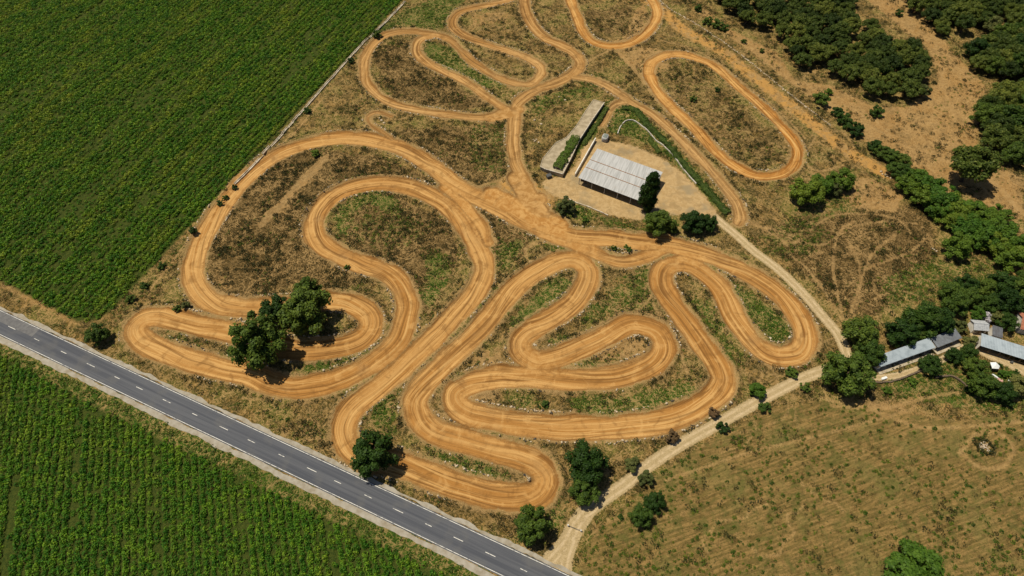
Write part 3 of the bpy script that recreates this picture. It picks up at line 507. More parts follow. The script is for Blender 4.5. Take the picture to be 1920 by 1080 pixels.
def grove(poly, spacing, rlo, rhi, keys, label, group, seed, name='pine_tree'):
    r = np.random.default_rng(seed); xs = [p[0] for p in poly]; ys = [p[1] for p in poly]; pts = []; tries = 0
    while tries < 3000:
        tries += 1; x, y = r.uniform(min(xs), max(xs)), r.uniform(min(ys), max(ys))
        if not inpoly(np.array([x]), np.array([y]), poly)[0]: continue
        g = GP((x, y), 8)
        if all(np.hypot(*(g - q)) > spacing for q in pts):
            pts.append(g); plant(keys[r.integers(len(keys))], x, y, r.uniform(rlo, rhi) * scale_at(y), label, 'tree', group, name, r.uniform(.9, 1.15))
PN = ['pine0', 'pine1', 'pine2', 'pine3']
grove([(1345,-25),(1592,-25),(1600,25),(1650,55),(1665,78),(1705,80),(1738,110),(1742,145),(1700,172),(1640,165),(1600,140),(1545,118),(1500,112),(1485,85),(1450,52),(1400,35),(1362,12)], 5.9, 3.6, 5.2, PN, 'dark green pine in the dense wood beside the stony boundary line', 'pines of the large wood', 1)
grove([(1690,-25),(1950,-25),(1950,45),(1868,30),(1830,45),(1800,52),(1765,48),(1730,25)], 6.2, 4.0, 5.6, PN, 'dark green pine in the wood behind the sandy clearing', 'pines behind the clearing', 2)
grove([(1815,112),(1838,75),(1880,60),(1950,55),(1950,135),(1895,140),(1850,128)], 6.0, 4.0, 5.8, ['pine0', 'pine2', 'round1'], 'broad green pine in the clump beside the sandy clearing', 'pines beside the clearing', 3)
grove([(1835,215),(1870,175),(1910,160),(1960,150),(1960,320),(1905,295),(1865,262)], 6.6, 4.4, 6.2, PN + ['round2'], 'large dark pine at the edge of the sandy clearing with small path', 'pines along the path edge', 4)
grove([(1778,548),(1800,532),(1850,528),(1905,522),(1960,510),(1960,585),(1900,580),(1840,572),(1790,572)], 5.0, 3.4, 4.8, ['round0', 'round1', 'round2'], 'dark broadleaf tree in the belt behind the small white house', 'trees behind the house', 5, 'tree')
for (x, y, r, k, l, s) in [
 (486,641,47,'round0','big dark tree between the two track legs, with the darkest crown',1.25),(574,586,45,'round1','spreading dark tree on the small hairpin infield, beside the biggest tree',1.0),(518,582,28,'round2','middle dark tree squeezed between two bigger trees over the track',1.0),
 (575,545,24,'round0','small high crown at the back of the dark tree group on the track',1.1),
 (698,853,41,'round2','round dark tree standing between the paved road and a track bend',1.1),(1100,870,38,'round1','large dark tree beside the pale farm road, outside the last hairpin',1.05),(1098,918,27,'round0','lower dark tree touching the large tree by the farm road',1.0),
 (997,985,34,'round2','dark tree at the corner of paved road and farm road entrance',1.15),(1592,698,42,'round0','large round tree on the bend where the farm road turns',1.0),(1632,662,26,'round1','dark tree against the end of the long narrow shed',1.0),
 (1615,625,32,'round2','round tree beside the farm road, before the ploughed plot',1.0),(1690,623,28,'round0','ball-shaped tree standing behind the long narrow shed',.95),(1732,599,33,'round1','dark wide tree shading the roof of the long shed',1.0),(1762,604,27,'round2','dark tree leaning over the far roof end of the long shed',1.0),(1722,628,15,'round0','small dark tree tucked against the long shed wall',1.0),
 (1788,668,15,'round1','dark garden tree between the long shed and the garden path',1.0),(1816,662,16,'round2','dark garden tree at the near end of the second shed',1.2),(1828,690,21,'round0','dark garden tree beside the white canopy',1.0),(1840,722,25,'round1','large dark tree below the white canopy, at the stubble field edge',1.0),(1882,738,22,'round2','dark tree at the garden corner next to the stubble field',1.0),(1915,722,24,'olive0','olive green tree in the garden corner',1.0),
 (1746,686,20,'round0','round dark tree on the grass in front of the long shed',.9),(1888,605,18,'round1','dark tree between the white house and the red roof',1.0),(1826,310,40,'pine2','lone dark pine beside the pale track through the clearing',1.1),
 (1733,170,13,'olive1','pale olive tree at the corner of the large pine wood',1.0),(1768,55,13,'pine1','small pine standing free in the sandy clearing',1.0),(1860,45,16,'olive0','yellowish pine among the dark ones',1.0)]:
    plant(k, x, y, r, l, sz=s)
plant('tall0', 1219, 360, 20.5, 'tall dark conifer at the corner of the big open shed', name='conifer', sz=1.05)
for (x, y, r, k, l, s) in [
 (1795,462,27,'light0','round light green tree standing alone beside the green tree row',1.0),(1512,358,30,'light1','light green tree with rounded crown below the oval track',1.0),(1540,345,22,'light0','light green tree in the middle of the clump under the oval',1.0),(1578,336,22,'light2','light green tree on the uphill side of the clump under the oval',1.0),(1565,355,13,'olive1','small sparse tree in front of the clump under the oval',1.0),
 (1832,588,14,'light1','bright green tree at the gable of the small white house',1.1),(1715,1072,52,'light2','big light green tree at the bottom edge of the stubble field',.8)]:
    plant(k, x, y, r, l, sz=s)
for (x, y, r) in [(1702,345,18),(1722,340,20),(1745,352,22),(1735,368,20),(1768,372,24),(1760,390,20),(1795,388,24),(1785,408,22),(1822,402,24),(1812,425,22),(1845,412,22),(1838,440,24),(1868,430,24),(1872,402,18),(1862,458,22),(1893,448,24),(1888,480,24),(1910,470,22)]:
    plant(random.choice(['light0', 'light1', 'light2']), x, y, r * 1.2, 'bright green tree in the dense row running down from the bare strip', 'tree', 'trees of the bright green row', 'tree', random.uniform(.85, 1.05))
for (x, y, r) in [(1640,275,14),(1655,285,15),(1672,292,16),(1690,302,16),(1680,318,17),(1700,325,18)]:
    plant(random.choice(['round0', 'round1']), x, y, r, 'dark low tree at the upper end of the green tree row', 'tree', 'dark trees of the row', 'tree', .8)
for (x, y, r) in [(1570,210,12),(1580,222,14),(1595,235,13),(1606,248,14),(1612,238,8)]:
    plant(random.choice(['bush0', 'bush1', 'bush2']), x, y, r, 'dark bush in the ragged row beside the bare orange strip', 'bush', 'bushes by the orange strip', 'bush')
for (x, y, r, k, l) in [
 (1540,188,17,'bush1','dark dense bush with smaller shoots beside it, before the pine wood'),(1553,172,8,'lbush0','small light bush behind the dense one before the pine wood'),(1327,39,10,'bush0','round dark bush, first of the trio by the pine wood'),(1345,44,11,'bush1','round dark bush, middle of the trio by the pine wood'),(1357,51,9,'bush2','round dark bush, last of the trio by the pine wood'),(1309,14,8,'bush0','lone small round bush near the stony boundary line'),
 (1395,78,6,'bush1','tiny round bush in front of the shaded wood edge'),(1428,95,5,'bush2','tiny pointed bush on the sandy slope before the wood'),(1643,209,13,'bush2','bush under the near edge of the large pine wood'),
 (1235,420,26,'round1','rounded dark bush between the tall conifer and the track'),(1258,426,14,'round2','smaller rounded bush next to the one under the conifer'),(1299,416,23,'round0','dark round bush beside the yard exit'),(1328,418,18,'round2','dark bush where the farm road leaves the yard'),
 (1185,870,14,'olive0','small yellowish tree beside the farm road bridge'),(1210,896,15,'olive1','pale palm-like bush across the farm road from the yellowish tree'),(1200,968,21,'round1','dark bush in the stubble field, lower of two'),(1226,942,20,'round2','dark bush in the stubble field, upper of two'),(1164,970,6,'bush0','tiny green bush at the farm road edge'),
 (1420,734,16,'light1','round light bush between track and farm road'),(1435,764,12,'bush1','round bush on the stubble side of the farm road'),(1356,800,12,'bush2','round bush at the field edge of the farm road'),(1262,820,14,'brown0','dry brown bush beside the farm road'),(1337,775,11,'brown0','dry brown bush close to the track bend'),(1486,698,12,'bush0','bush below the right track hairpin'),(1509,726,11,'bush1','bush at the field side of the farm road bend'),
 (1662,731,9,'lbush0','small round green bush below the white trough'),(1711,716,10,'lbush1','green bush in the dry grass under the low wall'),(1816,731,7,'bush2','narrow dark bush at the end of the curved wall'),(1876,685,5,'bush0','small dark bush by the white canopy'),(1906,697,6,'bush1','small dark bush at the garden lawn'),(1878,701,9,'lbush0','light green shrub on the garden lawn'),(1893,703,9,'lbush1','second light green shrub on the garden lawn'),
 (1800,610,14,'olive0','yellow green shrub behind the far shed end'),(1870,598,13,'olive1','yellow green shrub beside the white flowers'),(1820,640,13,'olive0','low olive shrub on the path between the sheds'),
 (183,627,21,'round2','dark bush at the corner of the green field and paved road'),(245,560,10,'bush1','dark bush by the left hairpin on the field boundary'),(270,534,8,'bush0','small ball bush on the field boundary, nearest the corner'),(303,498,8,'bush2','ball bush on the field boundary beside the left bend'),(362,434,8,'bush0','ball bush between field edge and sweeping track'),(412,379,7,'bush1','ball bush where the track comes close to the field'),(422,370,6,'bush2','small bush beside the ball bush near the field edge'),
 (440,350,6,'bush2','ball bush at the lower end of the white channel'),(575,207,8,'bush0','dark bush at the middle of the white channel'),(658,113,7,'bush1','dark bush near the upper part of the white channel'),(706,64,9,'bush2','dark bush at the white channel beside the upper loop'),(592,286,9,'lbush0','green bush inside the first long bend'),
 (1098,411,7,'lbush1','green ball bush on the bank below the yard'),(1060,385,17,'olive1','olive shrub on the bank where yard meets track'),(1022,757,8,'bush0','dark bush on the lower infield'),(1345,168,6,'bush1','dark bush inside the oval'),(1300,185,7,'bush2','dark bush on the inner slope of the oval'),(650,500,6,'bush0','little bush between the two wide bends'),(1150,466,6,'bush1','bush on the small island between track branches'),(1180,470,6,'bush2','second bush on the small island between track branches'),
 (1175,462,5,'bush0','smallest bush on the island between track branches'),(470,590,9,'bush0','bush under the dark tree group'),(330,578,8,'bush1','bush between the hairpin and the first bend'),(348,572,8,'olive0','grey green bush between the hairpin and the first bend'),(1685,24,8,'bush2','round bush at the top of the sandy clearing'),(1840,218,10,'olive1','grey bush on the path edge below the big pines')]:
    plant(k, x, y, r, l, 'bush', None, 'bush')

# ------------------------------------------------------------------ scattered ground plants (nobody could count them)
def gn_scatter(name, pts, rot, scl, proto_obj, kind_label):
    m = bpy.data.meshes.new(name); m.vertices.add(len(pts)); m.vertices.foreach_set('co', np.asarray(pts, np.float32).ravel())
    for k, a in (('rot', rot), ('scl', scl)):
        at = m.attributes.new(k, 'FLOAT', 'POINT'); at.data.foreach_set('value', np.asarray(a, np.float32))
    o = link(name, m, kind='stuff', label=kind_label[0], cat=kind_label[1])
    ng = bpy.data.node_groups.new(name, 'GeometryNodeTree')
    ng.interface.new_socket('Geometry', in_out='INPUT', socket_type='NodeSocketGeometry'); ng.interface.new_socket('Geometry', in_out='OUTPUT', socket_type='NodeSocketGeometry')
    n = ng.nodes; gi = n.new('NodeGroupInput'); go = n.new('NodeGroupOutput'); ip = n.new('GeometryNodeInstanceOnPoints'); oi = n.new('GeometryNodeObjectInfo')
    oi.inputs['Object'].default_value = proto_obj; oi.inputs['As Instance'].default_value = True; oi.transform_space = 'ORIGINAL'
    ra = n.new('GeometryNodeInputNamedAttribute'); ra.data_type = 'FLOAT'; ra.inputs[0].default_value = 'rot'; sa = n.new('GeometryNodeInputNamedAttribute'); sa.data_type = 'FLOAT'; sa.inputs[0].default_value = 'scl'
    cx = n.new('ShaderNodeCombineXYZ'); L = ng.links.new
    L(ra.outputs[0], cx.inputs[2]); L(gi.outputs[0], ip.inputs['Points']); L(oi.outputs['Geometry'], ip.inputs['Instance']); L(cx.outputs[0], ip.inputs['Rotation']); L(sa.outputs[0], ip.inputs['Scale']); L(ip.outputs[0], go.inputs[0])
    md = o.modifiers.new('scatter', 'NODES'); md.node_group = ng
    proto_obj.parent = o
    return o
def tuft_mesh(name, seed, n, w, h, size, mat, asp=.6, jit=.5):
    r = np.random.default_rng(seed); a = r.uniform(0, 6.283, n); q = np.sqrt(r.uniform(0, 1, n)) * w; z = h * (1 - (q / w) ** 2 * .7) * r.uniform(.45, 1, n)
    P = np.stack([q * np.cos(a), q * np.sin(a), z], 1); N = np.stack([np.cos(a) * q / w, np.sin(a) * q / w, np.full(n, .9)], 1)
    V, F = cards(P, N, size, jit, asp, seed); return quick_mesh(name, V, F, mat)
M_CROP = leaf('crop_leaves', (.050, .165, .010), (.080, .21, .012), (.165, .30, .022), .06, .35, .45, rowdir_up, (.19, .25, .024)); M_CROP2 = leaf('maize_leaves', (.055, .175, .011), (.082, .215, .013), (.155, .30, .022), .06, .35, .45, rowdir_lo, (.13, .22, .018))
M_CROPDRY = leaf('dry_crop_leaves', (.22, .17, .05), (.28, .20, .06), (.36, .27, .09), .2)
M_DRYG = leaf('dry_grass_blades', (.14, .094, .025), (.075, .055, .014), (.25, .16, .05), .2)
M_WEED = leaf('weed_leaves', (.042, .095, .010), (.072, .125, .012), (.125, .175, .02), .12)
M_SCRUB = leaf('scrub_leaves', (.03, .038, .010), (.055, .055, .015), (.095, .085, .025), .15)
def make_proto(name, mesh, x, y): return link(name, mesh, loc=(x, y, float(hat(x, y))))
def rows(poly, d, sp, step, keep, jit=.13):
    px = np.array([GP((min(max(p[0], -230), 2150), min(max(p[1], -160), 1250))) for p in poly]); c = crossrow(px[:, 0], px[:, 1], d); a = px @ d
    C, A_ = np.meshgrid(np.arange(math.floor(c.min() / sp), math.ceil(c.max() / sp)) * sp, np.arange(a.min(), a.max(), step))
    C = C.ravel() + rng.normal(0, sp * jit, C.size); A_ = A_.ravel() + rng.uniform(-.5, .5, A_.size) * step
    x = A_ * d[0] - C * d[1]; y = A_ * d[1] + C * d[0]; u, v = PX(x, y); m = inpoly(u, v, poly) & (u > -220) & (u < 2140) & (v > -150) & (v < 1240)
    x, y = x[m], y[m]; k_ = np.round(crossrow(x, y, d) / sp).astype(int); m = keep(x, y) & ~((k_ % 11 == 5) & (rng.uniform(0, 1, len(x)) < .5)); return x[m], y[m], ~m
def scat(name, x, y, s0, s1, mesh, lab, pname, rot=None):
    i = len(x) // 2; pr = make_proto(pname, mesh, float(x[i]), float(y[i])); n = len(x)
    return gn_scatter(name, np.stack([x, y, hat(x, y)], 1), rng.uniform(0, 6.283, n) if rot is None else rot + rng.normal(0, .7, n), rng.uniform(s0, s1, n), pr, lab)
crop = tuft_mesh('crop_plant', 3, 28, .62, .95, .36, M_CROP, .5, .5); cropd = tuft_mesh('dry_crop_plant', 4, 26, 1.0, .8, .26, M_CROPDRY, .4, .7)
_c = np.empty(len(cropd.vertices) * 3, np.float32); cropd.vertices.foreach_get('co', _c); _c = _c.reshape(-1, 3); _c[:, 1] *= .24; _c[:, 0] *= 1.2; _c[:, 2] = _c[:, 2] * .5 + .75; cropd.vertices.foreach_set('co', _c.ravel())
crop2 = crop.copy(); crop2.materials.clear(); crop2.materials.append(M_CROP2)
def keep_up(x, y):
    q = fbm((x * rowdir_up[0] + y * rowdir_up[1]) * .02, crossrow(x, y, rowdir_up) * .16, 51, 3); q2 = fbm(x * .35, y * .35, 53, 2)
    return rng.uniform(0, 1, len(x)) < np.clip(1.9 - 1.9 * sstep(.5, .74, q) * (.45 + q2), .38, 1) * np.where(q2 > .72, .4, 1)
x, y, _ = rows(FIELD_UP, rowdir_up, ROW_UP, .52, keep_up); scat('crop_rows', x, y, .6, 1.55, crop, ('dense green crop rows of the large field beside the white channel', 'crop'), 'crop_plant')
m = (fbm(x * .22, y * .22, 57, 2) > .48) & (rng.uniform(0, 1, len(x)) < .26); scat('dry_crop', x[m] + .5, y[m] + .5, .7, 1.2, cropd, ('yellow withered plants among the rows of the large field', 'dry crop'), 'dry_crop_plant', math.atan2(rowdir_up[1], rowdir_up[0]))
def keep_lo(x, y):
    q2 = fbm(x * .35, y * .35, 63, 2); u, v = PX(x, y); gap = np.abs(u - (27 - (v - 907) * .1156)) < 5
    return (rng.uniform(0, 1, len(x)) < np.where(q2 > .7, .5, 1)) & ~(gap & (v > 890))
x, y, _ = rows(FIELD_LO, rowdir_lo, ROW_LO, .5, keep_lo); scat('crop_rows', x, y, .6, 1.4, crop2, ('dense green crop rows of the field below the paved road', 'crop'), 'crop_plant')
m = (fbm(x * .2, y * .2, 67, 2) > .54) & (rng.uniform(0, 1, len(x)) < .14); scat('dry_crop', x[m] + .4, y[m] + .4, .6, 1.0, cropd.copy(), ('yellow withered plants in the field below the paved road', 'dry crop'), 'dry_crop_plant', math.atan2(rowdir_lo[1], rowdir_lo[0]))
def keep_rt(x, y):
    q = fbm(x * .05, y * .05, 71); q2 = fbm(x * .3, y * .3, 72, 2); return rng.uniform(0, 1, len(x)) < sstep(.3, .6, q) * .7 * sstep(.36, .5, q2) + .10
x, y, _ = rows(FIELD_RT, rowdir_rt, ROW_RT, .95, keep_rt, .27)
scat('young_plants', x, y, .4, 1.25, tuft_mesh('young_plant', 8, 30, .55, .5, .26, M_WEED, .6, .5), ('small dark green plants dotted in rows over the stubble field', 'young plants'), 'young_plant')
# rough grass, weeds and scrub between the tracks
n = 460000; u = rng.uniform(-120, 2040, n); v = rng.uniform(-110, 1190, n); x, y = G(u, v)
a0 = (scale_at(540.) / (CAM_F * (math.sin(CAM_P) + (v - 540) / CAM_F * math.cos(CAM_P)) / CAM_H)) ** 3; keep = rng.uniform(0, 2.6, n) < np.minimum(a0, 2.6); x, y = x[keep], y[keep]
L = lambda arr: look(arr, x, y)
ok = (L(sdT) > .9) & (L(sdR) > .5) & (L(sdL) > .15) & (L(yb) < .3) & ~L(fup) & ~L(flo) & (np.abs(L(rt)) > half + 2.6); x, y = x[ok], y[ok]
g, b, d, st = L(Z['g']), L(Z['b']), L(Z['d']), L(frt); q = fbm(x * .16, y * .16, 81, 3); q2 = fbm(x * .05, y * .05, 83, 2); r1 = rng.uniform(0, 1, len(x)); sdp = L(sdT); q3 = fbm(x * .11 + 40, y * .11, 87, 2)
dry = r1 < np.clip((.05 + .34 * sstep(.47, .57, q)) * (1 - .6 * b) * (1 - .5 * st) * (1 - .8 * np.clip(g, 0, 1)) * (1 - .6 * d), 0, 1)
green = (rng.uniform(0, 1, len(x)) < np.clip(np.clip(g * 1.1, 0, 1) * np.clip(sstep(.32, .55, q) + (g > .95) * .6, 0, 1) + .05 * (q2 > .5) + .25 * sstep(.6, .7, q) * (1 - b), 0, 1) * (1 - .6 * st)) & ~dry
scr = (rng.uniform(0, 1, len(x)) < np.clip(.03 + .5 * sstep(.52, .62, q) + .5 * d * sstep(.42, .6, q) + .75 * sstep(.9, 1.2, sdp) * sstep(3.0, 1.8, sdp) * sstep(.5, .6, q3), 0, 1) * (1 - .65 * b) * (1 - .7 * st)) & ~dry & ~green
scat('dry_grass', x[dry], y[dry], .4, 1.15, tuft_mesh('dry_grass_tuft', 11, 14, .55, .4, .24, M_DRYG, .3, .7), ('rough tan dry grass covering the ground between the track bends', 'dry grass'), 'dry_grass_tuft')
scat('green_weeds', x[green], y[green], .4, 1.25, tuft_mesh('weed', 12, 22, .55, .45, .25, M_WEED, .6, .5), ('green weeds growing in patches on the infields and verges', 'weeds'), 'weed')
scat('low_scrub', x[scr], y[scr], .45, 1.9, tuft_mesh('scrub_plant', 13, 24, .55, .55, .22, M_SCRUB, .5, .6), ('low dark scrub scattered over the dry infields', 'scrub'), 'scrub_plant')
# stones along the track edges and loose stones
def stones(name, P, s, mat, lab, kind='stuff'):
    n = len(P); b = np.array(ICO_V)[None] * rng.uniform(.7, 1.25, (n, 12, 1)); sc = np.stack([s * rng.uniform(.7, 1.5, n), s * rng.uniform(.6, 1.0, n), s * rng.uniform(.45, .8, n)], 1)
    b = b * sc[:, None]; a = rng.uniform(0, 6.283, n); c, s_ = np.cos(a)[:, None], np.sin(a)[:, None]
    V = np.stack([b[..., 0] * c - b[..., 1] * s_, b[..., 0] * s_ + b[..., 1] * c, b[..., 2]], -1) + P[:, None]
    F = (ICO_F[None] + (np.arange(n) * 12)[:, None, None]).reshape(-1, 3); return link(name, quick_mesh(name, V.reshape(-1, 3), F, mat), kind=kind, label=lab[0], cat=lab[1])
P = []
for q, hw in TPTS:
    d = np.gradient(q, axis=0); ln = np.linalg.norm(d, axis=1, keepdims=True) + 1e-9; nr = np.stack([-d[:, 1], d[:, 0]], 1) / ln
    for s in (-1, 1):
        gate = fbm(np.arange(len(q)) * .04 + s * 50, np.zeros(len(q)) + hw * 7, 91, 2); m = rng.uniform(0, 1, len(q)) < .62 * sstep(.47, .6, gate) + .04
        P.append((q + nr * s * (hw + rng.normal(.85, .22, (len(q), 1))))[m])
P = np.concatenate(P); m = (look(sdT, P[:, 0], P[:, 1]) > .35) & (look(sdR, P[:, 0], P[:, 1]) > .3) & (look(yb, P[:, 0], P[:, 1]) < .3); P = P[m]
P3 = np.concatenate([P, hat(P[:, 0], P[:, 1])[:, None] + .05], 1); w = rng.uniform(0, 1, len(P)) < .74
M_STONE = plain('pale_stone', (.54, .45, .33), (.36, .28, .18), 1.0, .9); M_DKST = plain('dark_rubber', (.05, .045, .04), (.09, .075, .06), 2.0, .8)
stones('edge_stones', P3[w], rng.uniform(.14, .34, w.sum()) * rng.uniform(.8, 1.7, w.sum()), M_STONE, ('pale stones lining the edges of the dirt track', 'stones')); stones('edge_blocks', P3[~w], rng.uniform(.18, .42, (~w).sum()), M_DKST, ('dark rubber lumps among the pale stones along the track', 'rubber lumps'))
pq = ground_spline([(1238,2),(1262,20),(1300,42),(1340,68),(1380,97),(1420,128),(1460,160),(1513,202),(1557,235)], step=.35); mm = rng.uniform(0, 1, len(pq)) < .85; pq = pq[mm] + rng.normal(0, .18, (mm.sum(), 2))
stones('boundary_stones', np.concatenate([pq, hat(pq[:, 0], pq[:, 1])[:, None] + .1], 1), rng.uniform(.2, .45, len(pq)), M_STONE, ('long line of pale stones between the orange strip and pine wood', 'stones'))
x, y = G(np.array([712, 716, 720, 1722, 1727, 1733, 1660, 1664, 1670, 1655, 1652, 1750, 1755, 1000, 1003, 1006, 1010, 1002, 1015, 1048, 1060]), np.array([222, 226, 230, 334, 336, 338, 328, 331, 334, 326, 322, 468, 472, 262, 265, 262, 267, 225, 232, 182, 187]))
stones('loose_stones', np.stack([x, y, hat(x, y) + .1], 1), rng.uniform(.4, .8, len(x)), M_STONE, ('scattered pale boulders on the dry ground', 'stones'))
stones('waste_heap', (lambda t, r: np.stack([GP((1846, 838))[0] + r * np.cos(t), GP((1846, 838))[1] + r * np.sin(t), .15 + 0 * t], 1))(rng.uniform(0, 6.283, 60), rng.uniform(0, 1.7, 60)), rng.uniform(.1, .26, 60), plain('rubble', (.4, .3, .2), (.55, .48, .4), 3), ('round heap of pale rubble in the stubble field', 'rubble'))
NW = 420; tt = rng.uniform(0, 6.283, NW); rr_ = rng.normal(2.3, .38, NW); cxy = GP((1846, 838))
V, F = cards(np.stack([cxy[0] + rr_ * np.cos(tt), cxy[1] + rr_ * np.sin(tt), rng.uniform(.1, .8, NW)], 1), np.tile([0, 0, 1.], (NW, 1)), np.full(NW, .34), .7, .7, 5)
link('weed_ring', quick_mesh('weed_ring', V, F, M_SCRUB), kind='stuff', label='ring of dark weeds round the rubble heap in the stubble field', cat='weeds')

# ------------------------------------------------------------------ hedges
def hedge(name, px, w, h, label, seed, mat=M_HEDGE, z=0.0, dens=60, cat='hedge'):
    q = spline([GP(p, z) for p in px], .3); r = np.random.default_rng(seed); s = np.concatenate([[0], np.cumsum(np.linalg.norm(np.diff(q, axis=0), axis=1))]); n = int(s[-1] * (w + 2 * h) * dens)
    t = r.uniform(0, s[-1], n); cx = np.interp(t, s, q[:, 0]); cy = np.interp(t, s, q[:, 1]); d = np.gradient(q, axis=0); dx = np.interp(t, s, d[:, 0]); dy = np.interp(t, s, d[:, 1]); l = np.hypot(dx, dy) + 1e-9
    a = r.uniform(-.15, math.pi + .15, n); k = (.4 + 1.1 * fbm(t * .55, a * .9, seed, 2)); o = np.sign(np.cos(a)) * np.abs(np.cos(a)) ** .7 * w / 2 * k; zz = np.clip(np.sin(a), 0, 1) ** .6 * h * k
    P = np.stack([cx - dy / l * o, cy + dx / l * o, z + zz], 1); N = np.stack([-dy / l * np.cos(a), dx / l * np.cos(a), np.sin(a) + .2], 1); V, F = cards(P, N, np.full(n, .26), .5, .8, seed)
    c = V.mean(0) * [1, 1, 0]; o = link(name, None, loc=c, label=label, cat=cat); link('foliage', quick_mesh('foliage', V - c, F, mat), o)
    mb = MB(); mid = q[::6]; mb.tube([(p[0] - c[0], p[1] - c[1], z + h * .3) for p in mid], min(w, h) * .38, 6); mb.obj('branches', M_BARK, o); return o
hedge('hedge', [(1192,207),(1215,238),(1242,262),(1262,285),(1285,312),(1312,343),(1340,374),(1364,402)], 2.6, 1.3, 'long dark green hedge between the yard and the upper track', 1)
hedge('hedge', [(1165,203),(1190,207),(1212,232)], 3.0, 1.0, 'low green hedge on the bank behind the curved pipe', 2)
hedge('hedge', [(1093,273),(1108,250),(1122,228),(1138,202)], 2.0, .8, 'straight green hedge along the foot of the concrete platform', 3)
hedge('hedge', [(1218,262),(1228,275),(1236,288)], 1.8, 1.0, 'short green hedge at the edge of the gravel yard', 4)

# ------------------------------------------------------------------ buildings
def roof_metal():
    t = NT('grey_sheet_metal'); t.rough(.55); p = t.pos(); q = t.node('ShaderNodeVectorRotate', rotation_type='Z_AXIS'); t.k(p, q.inputs['Vector']); q.inputs['Angle'].default_value = R(22)
    mp = t.node('ShaderNodeMapping'); mp.inputs['Scale'].default_value = (1.6, .12, 1); t.k(q.outputs[0], mp.inputs[0]); a = t.noise(mp.outputs[0], 1.0, 4, .65); b = t.noise(p, .45, 4, .6)
    c = t.mix(t.ss(a, .38, .64), (.44, .445, .455), (.33, .335, .34)); c = t.mix(t.math('MULTIPLY', t.ss(b, .55, .72), .35), c, (.34, .30, .25)); t.col(c); return t.m
M_ROOF = roof_metal(); M_ROOFB = plain('blue_grey_sheet_metal', (.33, .39, .45), (.24, .29, .34), .5, .5, .4, contrast=(.4, .7))
M_WALL = plain('white_render', (.72, .70, .66), (.55, .52, .46), .7, .9); M_CONC = plain('weathered_concrete', (.44, .38, .28), (.30, .25, .18), .6, .9); M_RUST = plain('rusty_flashing', (.32, .17, .08), (.2, .1, .05), 2, .8)
M_INSHADE = plain('painted_interior_shade', (.035, .03, .027), (.06, .05, .04), 1, .9); M_STEEL = plain('grey_steel', (.42, .42, .42), None, 2, .5); M_TILE = plain('terracotta_tiles', (.40, .17, .10), (.28, .11, .07), 2.5, .85); M_WOOD = plain('weathered_wood', (.24, .17, .11), (.13, .09, .06), 2, .9)  # first material: near-black that paints the shade inside the open-fronted sheds
M_GLASS = plain('dark_glass', (.02, .025, .03), None, 1, .1, .5); M_WHITE = plain('white_canvas', (.80, .82, .84), (.66, .69, .72), .6, .7); M_PINK = plain('faded_pink_plastic', (.55, .33, .30), (.45, .25, .23), 1, .6); M_DKGREY = plain('dark_grey_metal', (.06, .065, .07), (.1, .1, .1), 2, .5)
def corr(a0, ux, uy, L, W, z0, z1, pitch=.5, amp=.022):      # corrugated sheet, ribs run along uy
    n = max(4, int(L / (pitch / 2))); v = []; th = .06
    for i in range(n + 1):
        e = amp if i % 2 else -amp
        for (t, z) in ((0, z0), (1, z1)):
            p = a0 + ux * (L * i / n) + uy * (W * t); v += [(p[0], p[1], z + e), (p[0], p[1], z + e - th)]
    f = []
    for i in range(n):
        a = 4 * i; b = a + 4; f += [(a, b, b + 2, a + 2), (a + 1, a + 3, b + 3, b + 1), (a, a + 1, b + 1, b), (a + 2, b + 2, b + 3, a + 3)]
    f += [(0, 2, 3, 1), (4 * n, 4 * n + 1, 4 * n + 3, 4 * n + 2)]
    return v, f
def sheet(name, a0, ux, uy, L, W, z0, z1, mat, parent, c, pitch=.5):
    v, f = corr(a0, ux, uy, L, W, z0, z1, pitch); v = [(p[0] - c[0], p[1] - c[1], p[2]) for p in v]; return MB().add(v, f).obj(name, mat, parent)
# big open shed
FLs, BLs, FRs, BRs = GP((1084, 333), 3.7), GP((1116, 277), 4.8), GP((1200, 377), 3.7), GP((1241, 322), 4.8)
ux = (FRs - FLs) / np.linalg.norm(FRs - FLs) + (BRs - BLs) / np.linalg.norm(BRs - BLs); ux /= np.linalg.norm(ux); uy = np.array([-ux[1], ux[0]])
Ls = (np.linalg.norm(FRs - FLs) + np.linalg.norm(BRs - BLs)) / 2 + .8; Ws = (BLs - FLs).dot(uy); a0 = FLs.copy(); cs = a0 + ux * Ls / 2 + uy * Ws / 2
sh = link('open_shed', None, loc=(cs[0], cs[1], 0), label='large open-fronted shed with pale grey sheet metal roof in the yard', cat='shed')
ws = [0, .37, .62, 1.0]
for i in range(3):
    w0, w1 = ws[i] * Ws, ws[i + 1] * Ws; zz0 = 3.7 + .055 * w0 * 1.0 + .12 * i; zz1 = zz0 + .055 * (w1 - w0)
    sheet('roof_panel', a0 + uy * (w0 - (0 if i == 0 else .12)), ux, uy, Ls, w1 - w0 - (.0 if i == 2 else .12), zz0, zz1, M_ROOF, sh, cs, .95)
    if i < 2:
        p = a0 + ux * Ls / 2 + uy * (w1 - .16) - cs; MB().box((p[0], p[1], zz1 + .06), (Ls - .1, .28, .12), ux).obj('ridge_flashing', M_RUST, sh)
def lp(s, t): p = a0 + ux * s + uy * t - cs; return p
for s in np.linspace(.5, Ls - .5, 6):
    p = lp(s, .35); MB().box((p[0], p[1], 1.8), (.22, .22, 3.6), ux).obj('post', M_STEEL, sh)
p = lp(Ls / 2, .35); MB().box((p[0], p[1], 3.5), (Ls - .4, .18, .2), ux).obj('beam', M_STEEL, sh)
p = lp(Ls / 2, Ws - .3); MB().box((p[0], p[1], 2.3), (Ls - .6, .2, 4.4), ux).obj('back_wall', M_CONC, sh)
